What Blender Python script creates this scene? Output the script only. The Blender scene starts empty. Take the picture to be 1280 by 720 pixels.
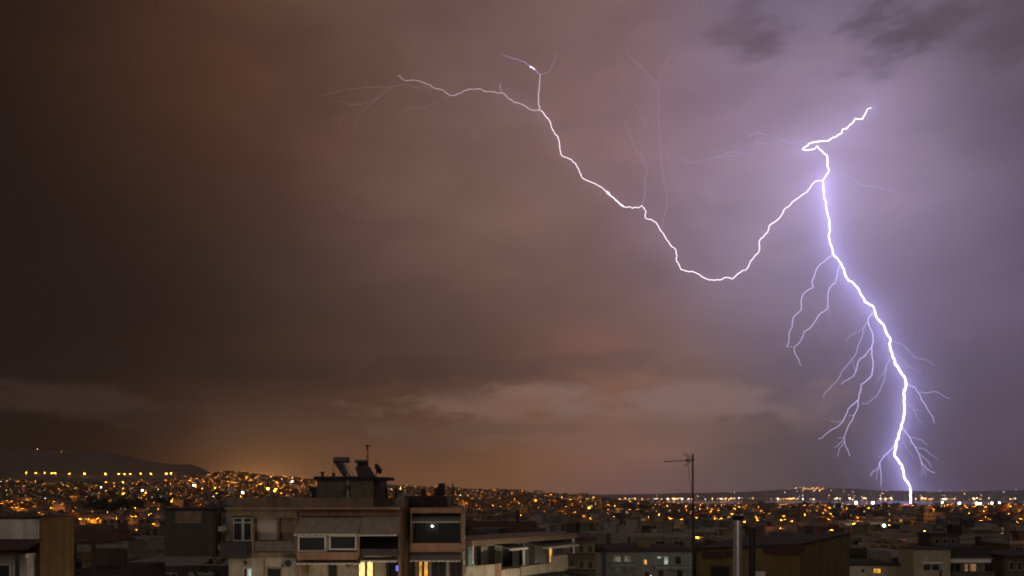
import bpy, bmesh, math, random
import numpy as np
from mathutils import Vector, Matrix

# ------------------------------------------------------------------ camera, sky, sun, exposure
SC = bpy.context.scene
COL = SC.collection
F = 995.0                 # focal length in photograph pixels (1280 wide)
HZ = 616.0                # row of the true horizon
HAZE = 5.5e-5
EYE = 75.0                # camera height above the sea
cam = bpy.data.cameras.new('camera'); cam_o = bpy.data.objects.new('camera', cam); COL.objects.link(cam_o)
cam.sensor_width = 36.0; cam.lens = 36.0 * F / 1280.0
cam.shift_y = (HZ - 360.0) / 1280.0
cam.clip_start = 0.5; cam.clip_end = 90000
cam_o.location = (0, 0, EYE); cam_o.rotation_euler = (math.radians(90), 0, 0)
SC.camera = cam_o
SC.view_settings.view_transform = 'Standard'; SC.view_settings.look = 'None'
SC.view_settings.exposure = 0.0; SC.view_settings.gamma = 1.0
SC.cycles.max_bounces = 4; SC.cycles.diffuse_bounces = 2; SC.cycles.glossy_bounces = 2
SC.cycles.transmission_bounces = 2; SC.cycles.volume_bounces = 0
SC.cycles.filter_width = 1.9
SC.cycles.use_denoising = True
SC.cycles.sample_clamp_indirect = 4.0

def lin(c):
    return tuple(((v / 255.0) / 12.92 if v <= 10 else (((v / 255.0) + 0.055) / 1.055) ** 2.4) for v in c)
def azel(px, py):
    u = (px - 640) / F; v = (HZ - py) / F
    return math.atan2(u, 1.0), math.atan2(v, math.hypot(1.0, u))

W = bpy.data.worlds.new("World"); SC.world = W; W.use_nodes = True
W.cycles.sampling_method = "MANUAL"; W.cycles.sample_map_resolution = 512
NT = W.node_tree; NT.nodes.clear()
class G:                                   # small node-expression helper
    def __init__(s, nt): s.nt = nt
    def put(s, sock, v):
        if isinstance(v, bpy.types.NodeSocket): s.nt.links.new(v, sock)
        else: sock.default_value = v
    def m(s, op, a, b=None, c=None, clamp=False):
        n = s.nt.nodes.new('ShaderNodeMath'); n.operation = op; n.use_clamp = clamp
        s.put(n.inputs[0], a)
        if b is not None: s.put(n.inputs[1], b)
        if c is not None: s.put(n.inputs[2], c)
        return n.outputs[0]
    def v(s, op, a, b=None, scale=None):
        n = s.nt.nodes.new('ShaderNodeVectorMath'); n.operation = op
        s.put(n.inputs[0], a)
        if b is not None: s.put(n.inputs[1], b)
        if scale is not None: s.put(n.inputs['Scale'], scale)
        return n.outputs['Value'] if op in ('DISTANCE', 'LENGTH', 'DOT_PRODUCT') else n.outputs[0]
    def noise(s, vec, scale, detail=4, rough=0.55, dist=0.0):
        n = s.nt.nodes.new('ShaderNodeTexNoise'); s.put(n.inputs['Vector'], vec)
        n.inputs['Scale'].default_value = scale; n.inputs['Detail'].default_value = detail
        n.inputs['Roughness'].default_value = rough; n.inputs['Distortion'].default_value = dist
        return n
    def smooth(s, x, lo, hi, a=0.0, b=1.0):
        n = s.nt.nodes.new('ShaderNodeMapRange'); n.interpolation_type = 'SMOOTHSTEP'
        s.put(n.inputs[0], x); n.inputs[1].default_value = lo; n.inputs[2].default_value = hi
        n.inputs[3].default_value = a; n.inputs[4].default_value = b
        return n.outputs[0]
    def comb(s, x, y, z=0.0):
        n = s.nt.nodes.new('ShaderNodeCombineXYZ'); s.put(n.inputs[0], x); s.put(n.inputs[1], y); s.put(n.inputs[2], z)
        return n.outputs[0]
    def sep(s, x):
        n = s.nt.nodes.new('ShaderNodeSeparateXYZ'); s.put(n.inputs[0], x); return n.outputs

# storm sky: soft masses of cloud colour placed by compass bearing and height above the horizon
SKY = {  # row: [(px, (r,g,b)) ...] in display values
 20:  [(30,(38,28,24)),(190,(70,46,35)),(340,(87,60,49)),(490,(102,76,68)),(640,(114,87,87)),(790,(122,95,98)),(940,(124,103,115)),(1090,(114,97,112)),(1240,(98,85,98))],
 150: [(30,(41,28,25)),(190,(64,42,32)),(340,(83,57,47)),(490,(104,77,68)),(640,(121,93,90)),(790,(134,106,113)),(940,(146,123,145)),(1090,(146,128,156)),(1240,(103,88,107))],
 290: [(30,(33,25,23)),(190,(46,33,29)),(340,(70,50,44)),(490,(98,73,65)),(640,(117,90,81)),(790,(128,102,108)),(940,(150,131,155)),(1090,(142,125,154)),(1240,(104,90,106))],
 410: [(30,(36,26,22)),(190,(38,28,26)),(340,(52,39,35)),(490,(76,56,50)),(640,(96,72,67)),(790,(115,88,86)),(940,(121,103,115)),(1090,(136,119,150)),(1240,(104,91,113))],
 500: [(30,(42,32,28)),(190,(43,32,28)),(340,(52,39,32)),(490,(84,60,48)),(640,(108,80,68)),(790,(126,97,84)),(940,(116,95,95)),(1090,(118,102,122)),(1240,(90,78,92))],
 590: [(30,(38,28,23)),(190,(60,40,28)),(340,(116,80,52)),(490,(104,72,52)),(640,(112,80,60)),(790,(112,86,78)),(940,(97,80,80)),(1090,(94,80,92)),(1240,(83,71,85))],
}
SKY_GAIN = {(30, 20): (0.150, 0.150, 0.150), (190, 20): (0.677, 0.541, 0.433), (340, 20): (1.174, 1.286, 1.222), (490, 20): (1.677, 1.680, 1.547), (640, 20): (0.557, 0.615, 0.734), (790, 20): (1.286, 1.057, 0.661), (940, 20): (0.387, 1.092, 1.556), (1090, 20): (0.150, 0.150, 0.150), (1240, 20): (1.014, 1.015, 0.886), (30, 150): (0.150, 0.150, 0.150), (190, 150): (1.887, 1.703, 0.916), (340, 150): (1.739, 1.005, 0.390), (490, 150): (0.359, 0.367, 0.219), (640, 150): (1.354, 1.239, 1.346), (790, 150): (1.210, 1.112, 1.175), (940, 150): (1.958, 1.513, 1.455), (1090, 150): (1.695, 1.719, 1.565), (1240, 150): (0.150, 0.150, 0.150), (30, 290): (0.150, 0.150, 0.150), (190, 290): (0.150, 0.150, 0.150), (340, 290): (0.527, 0.748, 0.786), (490, 290): (2.418, 2.323, 2.314), (640, 290): (1.997, 2.095, 1.445), (790, 290): (1.050, 0.848, 0.474), (940, 290): (1.631, 1.966, 1.982), (1090, 290): (3.147, 3.084, 3.076), (1240, 290): (0.150, 0.150, 0.150), (30, 410): (0.150, 0.150, 0.150), (190, 410): (0.150, 0.150, 0.150), (340, 410): (0.150, 0.150, 0.150), (490, 410): (0.150, 0.150, 0.150), (640, 410): (0.150, 0.150, 0.426), (790, 410): (0.155, 0.150, 1.222), (940, 410): (0.233, 0.194, 0.150), (1090, 410): (0.788, 0.771, 1.010), (1240, 410): (1.343, 1.349, 1.871), (30, 500): (0.150, 0.150, 0.150), (190, 500): (0.150, 0.150, 0.150), (340, 500): (0.150, 0.150, 0.150), (490, 500): (0.150, 0.150, 0.150), (640, 500): (0.150, 0.150, 0.150), (790, 500): (3.903, 3.048, 0.379), (940, 500): (0.327, 0.393, 0.150), (1090, 500): (0.592, 0.633, 0.150), (1240, 500): (0.858, 0.873, 0.150), (30, 590): (1.052, 1.170, 0.911), (190, 590): (0.742, 0.315, 0.150), (340, 590): (1.558, 1.531, 1.831), (490, 590): (1.972, 1.805, 1.568), (640, 590): (2.553, 2.408, 1.451), (790, 590): (0.150, 0.368, 2.235), (940, 590): (1.245, 1.465, 1.580), (1090, 590): (0.150, 0.150, 0.150), (1240, 590): (1.302, 1.150, 1.494)}
g = G(NT)
tc = NT.nodes.new('ShaderNodeTexCoord')
D = g.v('NORMALIZE', tc.outputs['Generated'])
dx, dy, dz = g.sep(D)
az = g.m('ARCTAN2', dx, dy)
el = g.m('ARCSINE', dz)
el = g.m('MAXIMUM', el, -0.02)
AE = g.comb(az, el)
warp = g.noise(AE, 3.2, 3, 0.5)
wv = g.v('SUBTRACT', warp.outputs['Color'], (0.5, 0.5, 0.5))
wz = g.sep(wv)
AEw = g.v('ADD', AE, g.comb(g.m('MULTIPLY', wz[0], 0.10), g.m('MULTIPLY', wz[1], 0.06)))
csum = None; wsum = None
S2 = 2 * 0.088 ** 2
for py, row in SKY.items():
    for px, c in row:
        a, e = azel(px, py)
        d = g.v('DISTANCE', AEw, (a, e, 0))
        w = g.m('EXPONENT', g.m('DIVIDE', g.m('MULTIPLY', d, d), -S2))
        cc = g.v('SCALE', tuple(a_ * b_ for a_, b_ in zip(lin(c), SKY_GAIN.get((px, py), (1, 1, 1)))), scale=w)
        csum = cc if csum is None else g.v('ADD', csum, cc)
        wsum = w if wsum is None else g.m('ADD', wsum, w)
BASE_W = 0.002
BASE_C = (0.085, 0.064, 0.055)      # the glowing cloud deck over the rest of the town
csum = g.v('ADD', csum, tuple(BASE_W * v for v in BASE_C)); wsum = g.m('ADD', wsum, BASE_W)
inv = g.m('DIVIDE', 1.0, wsum)
sky = g.v('SCALE', csum, scale=inv)
# broad mottling of the cloud deck
stretch = g.v('MULTIPLY', AE, (1.0, 2.6, 1.0))
mott = g.smooth(g.noise(stretch, 5.5, 6, 0.6, 0.4).outputs['Fac'], 0.28, 0.72, 0.87, 1.14)
sky = g.v('SCALE', sky, scale=mott)
BN = {}
def blob(px, py, rx, ry, nscale, namp, lo=0.75, hi=1.15):   # ragged cloud patch, 0..1
    a, e = azel(px, py)
    q = g.v('DIVIDE', g.v('SUBTRACT', AE, (a, e, 0)), (rx / F, ry / F, 1.0))
    r = g.v('LENGTH', q)
    if nscale not in BN: BN[nscale] = g.noise(stretch, nscale, 6, 0.62).outputs['Fac']
    n = BN[nscale]
    r2 = g.m('ADD', r, g.m('MULTIPLY', g.m('SUBTRACT', n, 0.5), namp))
    return g.smooth(r2, hi, lo)
def blend(base, col, fac):
    n = NT.nodes.new('ShaderNodeMix'); n.data_type = 'RGBA'
    g.put(n.inputs[0], fac); g.put(n.inputs[6], base)
    if isinstance(col, tuple): n.inputs[7].default_value = (*col, 1)
    else: g.put(n.inputs[7], col)
    return n.outputs[2]
# dark scud near the top right
for (px, py, rx, ry, k) in ((1102, 48, 44, 27, .68), (1158, 34, 46, 21, .62), (936, 36, 44, 24, .5), (1258, 48, 40, 18, .4), (960, 60, 24, 15, .3)):
    sky = blend(sky, lin((80, 66, 70)), g.m('MULTIPLY', blob(px, py, rx, ry, 15, 4.2, 0.1, 1.4), k))
# pale bank above the horizon, with a torn upper edge
for (px, py, rx, ry, k, c) in ((650, 505, 190, 25, .85, (142, 109, 90)), (655, 488, 72, 12, .8, (152, 118, 102)), (860, 503, 170, 24, .85, (150, 120, 111)), (740, 540, 280, 24, .5, (132, 102, 86)),
                               (400, 540, 200, 26, .45, (92, 66, 52)), (80, 500, 140, 18, .8, (66, 50, 42)), (330, 515, 130, 14, .35, (76, 56, 47)), (1010, 500, 90, 22, .35, (126, 106, 112))):
    sky = blend(sky, lin(c), g.m('MULTIPLY', blob(px, py, rx, ry, 11, 3.6, 0.35, 1.2), k))
for (px, py, rx, ry, k, c) in ((572, 488, 70, 13, .55, (74, 54, 47)), (190, 530, 60, 24, .5, (34, 26, 23)), (250, 462, 330, 22, .6, (27, 20, 19)), (560, 460, 150, 18, .45, (64, 46, 41)), (760, 456, 170, 18, .55, (94, 70, 64)), (620, 535, 200, 8, .35, (96, 72, 60)), (1240, 385, 50, 26, .55, (128, 114, 138)), (1200, 440, 80, 24, .3, (90, 78, 98)), (350, 110, 60, 120, .3, (74, 53, 45))):
    sky = blend(sky, lin(c), g.m('MULTIPLY', blob(px, py, rx, ry, 11, 4.0, 0.0, 1.35), k))
# cloud and rain lit up round the discharge
def seg_dist(pts):
    out = None
    for (p, q) in zip(pts[:-1], pts[1:]):
        a = azel(*p); b = azel(*q); ba = (b[0] - a[0], b[1] - a[1], 0.0); L2 = ba[0] ** 2 + ba[1] ** 2
        pa = g.v('SUBTRACT', AE, (a[0], a[1], 0.0))
        t = g.m('DIVIDE', g.v('DOT_PRODUCT', pa, ba), L2, clamp=True)
        d = g.v('DISTANCE', pa, g.v('SCALE', ba, scale=t))
        out = d if out is None else g.m('MINIMUM', out, d)
    return out
GLOW_MAIN = [(1030, 232), (1038, 305), (1058, 350), (1096, 398), (1116, 445), (1132, 480), (1128, 530), (1118, 566), (1138, 622)]
GLOW_TOP = [(1088, 136), (1050, 168), (1005, 187), (1033, 200), (1030, 232)]
GLOW_ARC = [(1027, 226), (975, 268), (945, 310), (913, 348), (852, 336), (806, 262), (760, 240), (705, 190), (672, 138), (628, 117)]
def add_glow(sky, pts, terms):
    d = seg_dist(pts)
    for (c, s, pw) in terms:
        x = g.m('POWER', g.m('DIVIDE', d, s / F), pw)
        e = g.m('EXPONENT', g.m('MULTIPLY', x, -1.0))
        sky = g.v('ADD', sky, g.v('SCALE', c, scale=e))
    return sky
sky = add_glow(sky, GLOW_MAIN, [((0.36, 0.32, 0.78), 9, 1.0), ((0.13, 0.12, 0.31), 28, 1.2)])
sky = add_glow(sky, GLOW_TOP, [((0.12, 0.10, 0.20), 10, 1.0), ((0.07, 0.055, 0.12), 45, 1.5)])
sky = add_glow(sky, GLOW_ARC, [((0.035, 0.025, 0.042), 9, 1.0)])
# town glow under the cloud above the brightest district
a, e = azel(325, 606)
q = g.v('LENGTH', g.v('DIVIDE', g.v('SUBTRACT', AE, (a, e, 0)), (44 / F, 26 / F, 1)))
sky = g.v('ADD', sky, g.v('SCALE', (0.52, 0.23, 0.055), scale=g.m('EXPONENT', g.m('MULTIPLY', q, -1.25))))
nish = NT.nodes.new('ShaderNodeTexSky'); nish.sky_type = 'NISHITA'; nish.sun_disc = False
SUN_EL, SUN_AZ = math.radians(14), math.radians(196)        # soft flash-lit cloud behind and left of the viewer
nish.sun_elevation = SUN_EL; nish.sun_rotation = SUN_AZ
bg1 = NT.nodes.new('ShaderNodeBackground'); NT.links.new(nish.outputs[0], bg1.inputs[0]); bg1.inputs[1].default_value = 0.0005
bg2 = NT.nodes.new('ShaderNodeBackground'); NT.links.new(sky, bg2.inputs[0]); bg2.inputs[1].default_value = 1.0
addn = NT.nodes.new('ShaderNodeAddShader'); NT.links.new(bg1.outputs[0], addn.inputs[0]); NT.links.new(bg2.outputs[0], addn.inputs[1])
wo = NT.nodes.new('ShaderNodeOutputWorld'); NT.links.new(addn.outputs[0], wo.inputs[0])

sl = bpy.data.lights.new('sun', 'SUN'); sun = bpy.data.objects.new('sun', sl); COL.objects.link(sun)
sl.energy = 0.40; sl.angle = math.radians(40); sl.color = (1.0, 0.86, 0.76)
sd = Vector((math.sin(SUN_AZ) * math.cos(SUN_EL), math.cos(SUN_AZ) * math.cos(SUN_EL), math.sin(SUN_EL)))
sun.rotation_euler = sd.to_track_quat('Z', 'Y').to_euler()

# ------------------------------------------------------------------ helpers
R = random.Random(7)
def at(px, py, d):
    return Vector(((px - 640) / F * d, d, EYE + (HZ - py) / F * d))
def X(px, d): return (px - 640) / F * d
def Z(py, d): return EYE + (HZ - py) / F * d

class MB:
    def __init__(s): s.v = []; s.f = []; s.mi = []; s.smooth = False
    def add(s, vs, fs, mi=0):
        o = len(s.v); s.v += [tuple(p) for p in vs]; s.f += [tuple(i + o for i in q) for q in fs]; s.mi += [mi] * len(fs)
    def box(s, x0, x1, y0, y1, z0, z1, mi=0):
        s.add([(x0,y0,z0),(x1,y0,z0),(x1,y1,z0),(x0,y1,z0),(x0,y0,z1),(x1,y0,z1),(x1,y1,z1),(x0,y1,z1)],
              [(0,3,2,1),(4,5,6,7),(0,1,5,4),(1,2,6,5),(2,3,7,6),(3,0,4,7)], mi)
        return s
    def hexa(s, p, mi=0):      # eight corners: bottom loop then top loop
        s.add(p, [(0,3,2,1),(4,5,6,7),(0,1,5,4),(1,2,6,5),(2,3,7,6),(3,0,4,7)], mi); return s
    def prism(s, loop, y0, y1, mi=0):  # outline in x,z extruded along y
        n = len(loop)
        s.add([(x, y0, z) for x, z in loop] + [(x, y1, z) for x, z in loop],
              [tuple(range(n)), tuple(range(2 * n - 1, n - 1, -1))] + [((i + 1) % n, i, n + i, n + (i + 1) % n) for i in range(n)], mi)
        return s
    def tube(s, p, r, n=8, mi=0, caps=True):
        p = [Vector(q) for q in p]
        if not isinstance(r, (list, tuple)): r = [r] * len(p)
        rings = []
        for i, q in enumerate(p):
            t = (p[min(i + 1, len(p) - 1)] - p[max(i - 1, 0)])
            t = t.normalized() if t.length > 1e-9 else Vector((0, 0, 1))
            ref = Vector((0, 1, 0)) if abs(t.y) < 0.9 else Vector((1, 0, 0))
            a = t.cross(ref).normalized(); b = t.cross(a)
            rings.append([q + (a * math.cos(2 * math.pi * k / n) + b * math.sin(2 * math.pi * k / n)) * r[i] for k in range(n)])
        vs = [v for ring in rings for v in ring]; fs = []
        for i in range(len(p) - 1):
            for k in range(n):
                fs.append((i * n + k, i * n + (k + 1) % n, (i + 1) * n + (k + 1) % n, (i + 1) * n + k))
        if caps: fs += [tuple(range(n - 1, -1, -1)), tuple((len(p) - 1) * n + k for k in range(n))]
        s.add(vs, fs, mi); return s
    def ball(s, c, r, seg=8, rings=5, mi=0, sz=1.0):
        c = Vector(c); vs = [c + Vector((0, 0, r * sz))]
        for i in range(1, rings):
            th = math.pi * i / rings
            for k in range(seg):
                vs.append(c + Vector((r * math.sin(th) * math.cos(2 * math.pi * k / seg), r * math.sin(th) * math.sin(2 * math.pi * k / seg), r * sz * math.cos(th))))
        vs.append(c - Vector((0, 0, r * sz))); fs = [(0, 1 + k, 1 + (k + 1) % seg) for k in range(seg)]
        for i in range(rings - 2):
            for k in range(seg):
                a = 1 + i * seg + k; b = 1 + i * seg + (k + 1) % seg
                fs.append((a, a + seg, b + seg, b))
        l = len(vs) - 1; o = 1 + (rings - 2) * seg
        fs += [(l, o + (k + 1) % seg, o + k) for k in range(seg)]
        s.add(vs, fs, mi); return s
    def mesh(s, name):
        me = bpy.data.meshes.new(name); me.from_pydata(s.v, [], s.f)
        me.polygons.foreach_set('material_index', s.mi)
        if s.smooth: me.polygons.foreach_set('use_smooth', [True] * len(s.f))
        me.update(); return me
    def build(s, name, mats, parent=None, loc=None):
        me = s.mesh(name)
        for m in (mats if isinstance(mats, (list, tuple)) else [mats]): me.materials.append(m)
        o = bpy.data.objects.new(name, me); COL.objects.link(o)
        if parent: o.parent = parent
        if loc is not None: o.location = loc
        return o
def tag(o, label=None, cat=None, group=None, kind=None):
    if label: o['label'] = label
    if cat: o['category'] = cat
    if group: o['group'] = group
    if kind: o['kind'] = kind
    return o
def empty(name, loc, label, cat, group=None, rz=0.0):
    o = bpy.data.objects.new(name, None); COL.objects.link(o); o.location = loc; o.rotation_euler = (0, 0, rz)
    o.empty_display_size = 0.5
    return tag(o, label, cat, group)
def copy_tree(o, parent=None):
    c = o.copy(); COL.objects.link(c)
    if parent: c.parent = parent
    for ch in o.children: copy_tree(ch, c)
    return c

# ------------------------------------------------------------------ materials
def new_mat(name):
    m = bpy.data.materials.new(name); m.use_nodes = True; nt = m.node_tree
    return m, nt, nt.nodes['Principled BSDF'], G(nt)
def plaster(name, c, rough=0.85, var=0.38, scale=1.2, objcol=False, streak=True):
    m, nt, p, h = new_mat(name)
    t = nt.nodes.new('ShaderNodeTexCoord'); P = t.outputs['Object']
    n1 = h.noise(P, scale, 5, 0.65).outputs['Fac']
    if streak:
        n2 = h.noise(h.v('MULTIPLY', P, (2.4, 2.4, 0.25)), scale * 1.3, 4, 0.6).outputs['Fac']
        n1 = h.m('MULTIPLY_ADD', n2, 0.5, h.m('MULTIPLY', n1, 0.5))
    f = h.smooth(n1, 0.3, 0.7, 1.0 - var, 1.0 + var * 0.5)
    if objcol:
        oi = nt.nodes.new('ShaderNodeObjectInfo'); base = oi.outputs['Color']
    else: base = c
    nt.links.new(h.v('SCALE', base, scale=f), p.inputs['Base Color'])
    p.inputs['Roughness'].default_value = rough
    b = nt.nodes.new('ShaderNodeBump'); b.inputs['Strength'].default_value = 0.25; b.inputs['Distance'].default_value = 0.02
    nt.links.new(h.noise(P, 18, 4, 0.6).outputs['Fac'], b.inputs['Height']); nt.links.new(b.outputs[0], p.inputs['Normal'])
    return m
def emit(name, c, s, sample=True):
    m, nt, p, h = new_mat(name)
    p.inputs['Base Color'].default_value = (0.02, 0.02, 0.02, 1)
    p.inputs['Emission Color'].default_value = (*c, 1); p.inputs['Emission Strength'].default_value = s
    if not sample: m.cycles.emission_sampling = 'NONE'
    return m
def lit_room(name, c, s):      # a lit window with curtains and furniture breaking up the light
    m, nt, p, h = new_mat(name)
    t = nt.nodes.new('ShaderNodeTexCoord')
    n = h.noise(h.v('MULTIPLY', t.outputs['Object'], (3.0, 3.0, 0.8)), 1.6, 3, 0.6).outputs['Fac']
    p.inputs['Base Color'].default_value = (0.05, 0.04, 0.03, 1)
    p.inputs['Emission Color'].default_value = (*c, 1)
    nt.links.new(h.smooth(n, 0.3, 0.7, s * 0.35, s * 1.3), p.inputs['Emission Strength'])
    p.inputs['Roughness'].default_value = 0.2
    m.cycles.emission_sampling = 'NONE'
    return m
def glass(name, c=(0.02, 0.022, 0.024), rough=0.22):
    m, nt, p, h = new_mat(name)
    p.inputs['Base Color'].default_value = (*c, 1); p.inputs['Roughness'].default_value = rough; p.inputs['IOR'].default_value = 1.5
    t = nt.nodes.new('ShaderNodeTexCoord')
    b = nt.nodes.new('ShaderNodeBump'); b.inputs['Strength'].default_value = 0.08
    nt.links.new(h.noise(t.outputs['Object'], 1.5, 2).outputs['Fac'], b.inputs['Height']); nt.links.new(b.outputs[0], p.inputs['Normal'])
    return m
def metal(name, c, rough=0.35, metallic=1.0):
    m, nt, p, h = new_mat(name)
    t = nt.nodes.new('ShaderNodeTexCoord')
    f = h.smooth(h.noise(t.outputs['Object'], 5, 4, 0.6).outputs['Fac'], 0.3, 0.7, 0.75, 1.1)
    nt.links.new(h.v('SCALE', c, scale=f), p.inputs['Base Color'])
    p.inputs['Metallic'].default_value = metallic; p.inputs['Roughness'].default_value = rough
    return m
M = {}
M['cream'] = plaster('cream plaster', (0.42, 0.36, 0.28))
M['white'] = plaster('white plaster', (0.58, 0.54, 0.46))
M['ochre'] = plaster('ochre plaster', (0.34, 0.20, 0.075))
M['mustard'] = plaster('mustard plaster', (0.17, 0.115, 0.036))
M['ochre_render'] = plaster('ochre render', (0.20, 0.105, 0.030))
M['terracotta'] = plaster('terracotta paint', (0.32, 0.18, 0.12))
M['brown'] = plaster('brown plaster', (0.24, 0.17, 0.11))
M['slate'] = plaster('slate blue paint', (0.055, 0.045, 0.052))
M['olive'] = plaster('olive beige plaster', (0.26, 0.22, 0.145))
M['grey'] = plaster('grey concrete', (0.22, 0.20, 0.17))
M['dark'] = plaster('dark bitumen', (0.035, 0.03, 0.027), 0.95)
M['darkwall'] = plaster('dark concrete', (0.075, 0.065, 0.045))
M['rooftile'] = plaster('old clay roof tile', (0.07, 0.03, 0.022))
M['soot'] = plaster('sooty brick', (0.03, 0.022, 0.018))
M['awning'] = plaster('awning cloth', (0.36, 0.31, 0.25), 0.9, 0.15, 2.0)
M['awning_grey'] = plaster('grey awning cloth', (0.27, 0.25, 0.22), 0.9, 0.15, 2.0)
M['frame'] = plaster('white painted frame', (0.62, 0.58, 0.54), 0.5, 0.08, streak=False)
M['shutter'] = plaster('roller shutter', (0.46, 0.38, 0.33), 0.6, 0.08)
M['wood'] = plaster('dark stained wood', (0.05, 0.025, 0.015), 0.7, 0.3, 3)
M['glass'] = glass('window glass')
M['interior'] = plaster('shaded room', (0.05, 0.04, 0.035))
M['steel'] = metal('stainless steel', (0.85, 0.82, 0.78), 0.30)
M['iron'] = metal('dark iron', (0.05, 0.045, 0.04), 0.5, 0.6)
M['alu'] = metal('dull aluminium', (0.30, 0.28, 0.26), 0.45)
M['panel'] = glass('solar collector', (0.018, 0.007, 0.006), 0.55)
M['tank'] = metal('grey enamel tank', (0.10, 0.09, 0.08), 0.5, 0.2)
M['rail'] = metal('grey railing', (0.12, 0.11, 0.10), 0.5, 0.3)
M['railpanel'] = glass('smoked railing panel', (0.14, 0.12, 0.10), 0.4)
M['facade'] = plaster('painted plaster', None, objcol=True)
M['trim'] = plaster('pale balcony concrete', (0.27, 0.245, 0.21))
M['lit_warm'] = lit_room('warm lit room', (1.0, 0.60, 0.20), 2.2)
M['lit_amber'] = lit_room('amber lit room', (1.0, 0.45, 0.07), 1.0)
M['lit_cold'] = lit_room('cold lit room', (0.75, 0.92, 0.85), 0.5)
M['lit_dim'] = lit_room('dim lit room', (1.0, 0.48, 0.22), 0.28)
M['tv_blue'] = emit('blue screen light', (0.22, 0.20, 1.0), 0.9, False)

def window_mat():       # panes of the repeated blocks: a few of them have a light on
    m, nt, p, h = new_mat('street window pane')
    oi = nt.nodes.new('ShaderNodeObjectInfo'); rnd = oi.outputs['Random']
    on = h.m('GREATER_THAN', rnd, 0.91)
    ramp = nt.nodes.new('ShaderNodeValToRGB'); ramp.color_ramp.interpolation = 'CONSTANT'
    e = ramp.color_ramp.elements; e[0].color = (1, .55, .16, 1); e[1].position = .6; e[1].color = (.8, .9, .75, 1)
    x = e.new(.8); x.color = (1, .4, .08, 1)
    nt.links.new(h.m('FRACT', h.m('MULTIPLY', rnd, 97.0)), ramp.inputs[0])
    nt.links.new(ramp.outputs[0], p.inputs['Emission Color'])
    nt.links.new(h.m('MULTIPLY', on, 0.5), p.inputs['Emission Strength'])
    p.inputs['Base Color'].default_value = (0.02, 0.02, 0.02, 1); p.inputs['Roughness'].default_value = 0.12
    m.cycles.emission_sampling = 'NONE'
    return m
M['pane'] = window_mat()
def city_mat():          # distant blocks: wall colour per block, storeys, openings and a few lights on
    m, nt, p, h = new_mat('distant block facade')
    uv = nt.nodes.new('ShaderNodeUVMap'); uv.uv_map = 'UVMap'
    at_ = nt.nodes.new('ShaderNodeAttribute'); at_.attribute_name = 'col'
    u, v, _ = h.sep(uv.outputs[0])
    fu = h.m('DIVIDE', u, 3.2); fv = h.m('DIVIDE', v, 3.0)
    cu = h.m('FRACT', fu); cv = h.m('FRACT', fv)
    win = h.m('MULTIPLY', h.m('MULTIPLY', h.m('GREATER_THAN', cu, .22), h.m('LESS_THAN', cu, .72)),
              h.m('MULTIPLY', h.m('GREATER_THAN', cv, .28), h.m('LESS_THAN', cv, .80)))
    wn = nt.nodes.new('ShaderNodeTexWhiteNoise'); wn.noise_dimensions = '2D'
    nt.links.new(h.comb(h.m('FLOOR', fu), h.m('FLOOR', fv)), wn.inputs['Vector'])
    val = wn.outputs['Value']
    lit = h.m('MULTIPLY', win, h.m('GREATER_THAN', val, .925))
    slab = h.m('LESS_THAN', cv, .10)
    wall = h.v('SCALE', at_.outputs['Color'], scale=h.m('MULTIPLY_ADD', slab, .35, .85))
    mx = nt.nodes.new('ShaderNodeMix'); mx.data_type = 'RGBA'; nt.links.new(win, mx.inputs[0]); nt.links.new(wall, mx.inputs[6]); mx.inputs[7].default_value = (.03, .03, .03, 1)
    geo = nt.nodes.new('ShaderNodeNewGeometry'); up = h.m('GREATER_THAN', h.sep(geo.outputs['Normal'])[2], .5)
    mr = nt.nodes.new('ShaderNodeMix'); mr.data_type = 'RGBA'; nt.links.new(up, mr.inputs[0]); nt.links.new(mx.outputs[2], mr.inputs[6]); nt.links.new(h.v('SCALE', at_.outputs['Color'], scale=.26), mr.inputs[7])
    nt.links.new(mr.outputs[2], p.inputs['Base Color'])
    p.inputs['Roughness'].default_value = .8
    ramp = nt.nodes.new('ShaderNodeValToRGB'); ramp.color_ramp.interpolation = 'CONSTANT'
    e = ramp.color_ramp.elements; e[0].color = (1, .42, .08, 1); e[1].position = .6; e[1].color = (1, .75, .4, 1)
    x = e.new(.85); x.color = (.7, .9, .8, 1)
    nt.links.new(wn.outputs['Color'], ramp.inputs[0]); nt.links.new(ramp.outputs[0], p.inputs['Emission Color'])
    nt.links.new(h.m('MULTIPLY', lit, 0.7), p.inputs['Emission Strength'])
    m.cycles.emission_sampling = 'NONE'
    return m
M['city'] = city_mat()
M['sodium'] = emit('sodium lamp', (1.0, 0.33, 0.022), 90)
M['sodium_dim'] = emit('old sodium lamp', (1.0, 0.30, 0.018), 14)
M['sodium_down'] = emit('hooded sodium lamp', (1.0, 0.28, 0.018), 215)
M['globe_bright'] = emit('bright warm white globe', (1.0, 0.84, 0.60), 300)
M['globe'] = emit('warm white globe', (1.0, 0.82, 0.56), 120)
M['sodium_far'] = emit('far sodium lamp', (1.0, 0.40, 0.05), 20)
M['mercury'] = emit('mercury lamp', (0.80, 1.0, 0.62), 30)
M['flood'] = emit('floodlight', (0.90, 1.0, 0.80), 40)
M['whitelamp'] = emit('white lamp', (0.85, 0.92, 1.0), 40)
M['redlamp'] = emit('red lamp', (1.0, 0.03, 0.12), 14)
M['leaf'] = plaster('night foliage', (0.05, 0.055, 0.028), 0.8, 0.5, 2.0, streak=False)
M['bark'] = plaster('bark', (0.06, 0.045, 0.03))

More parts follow.
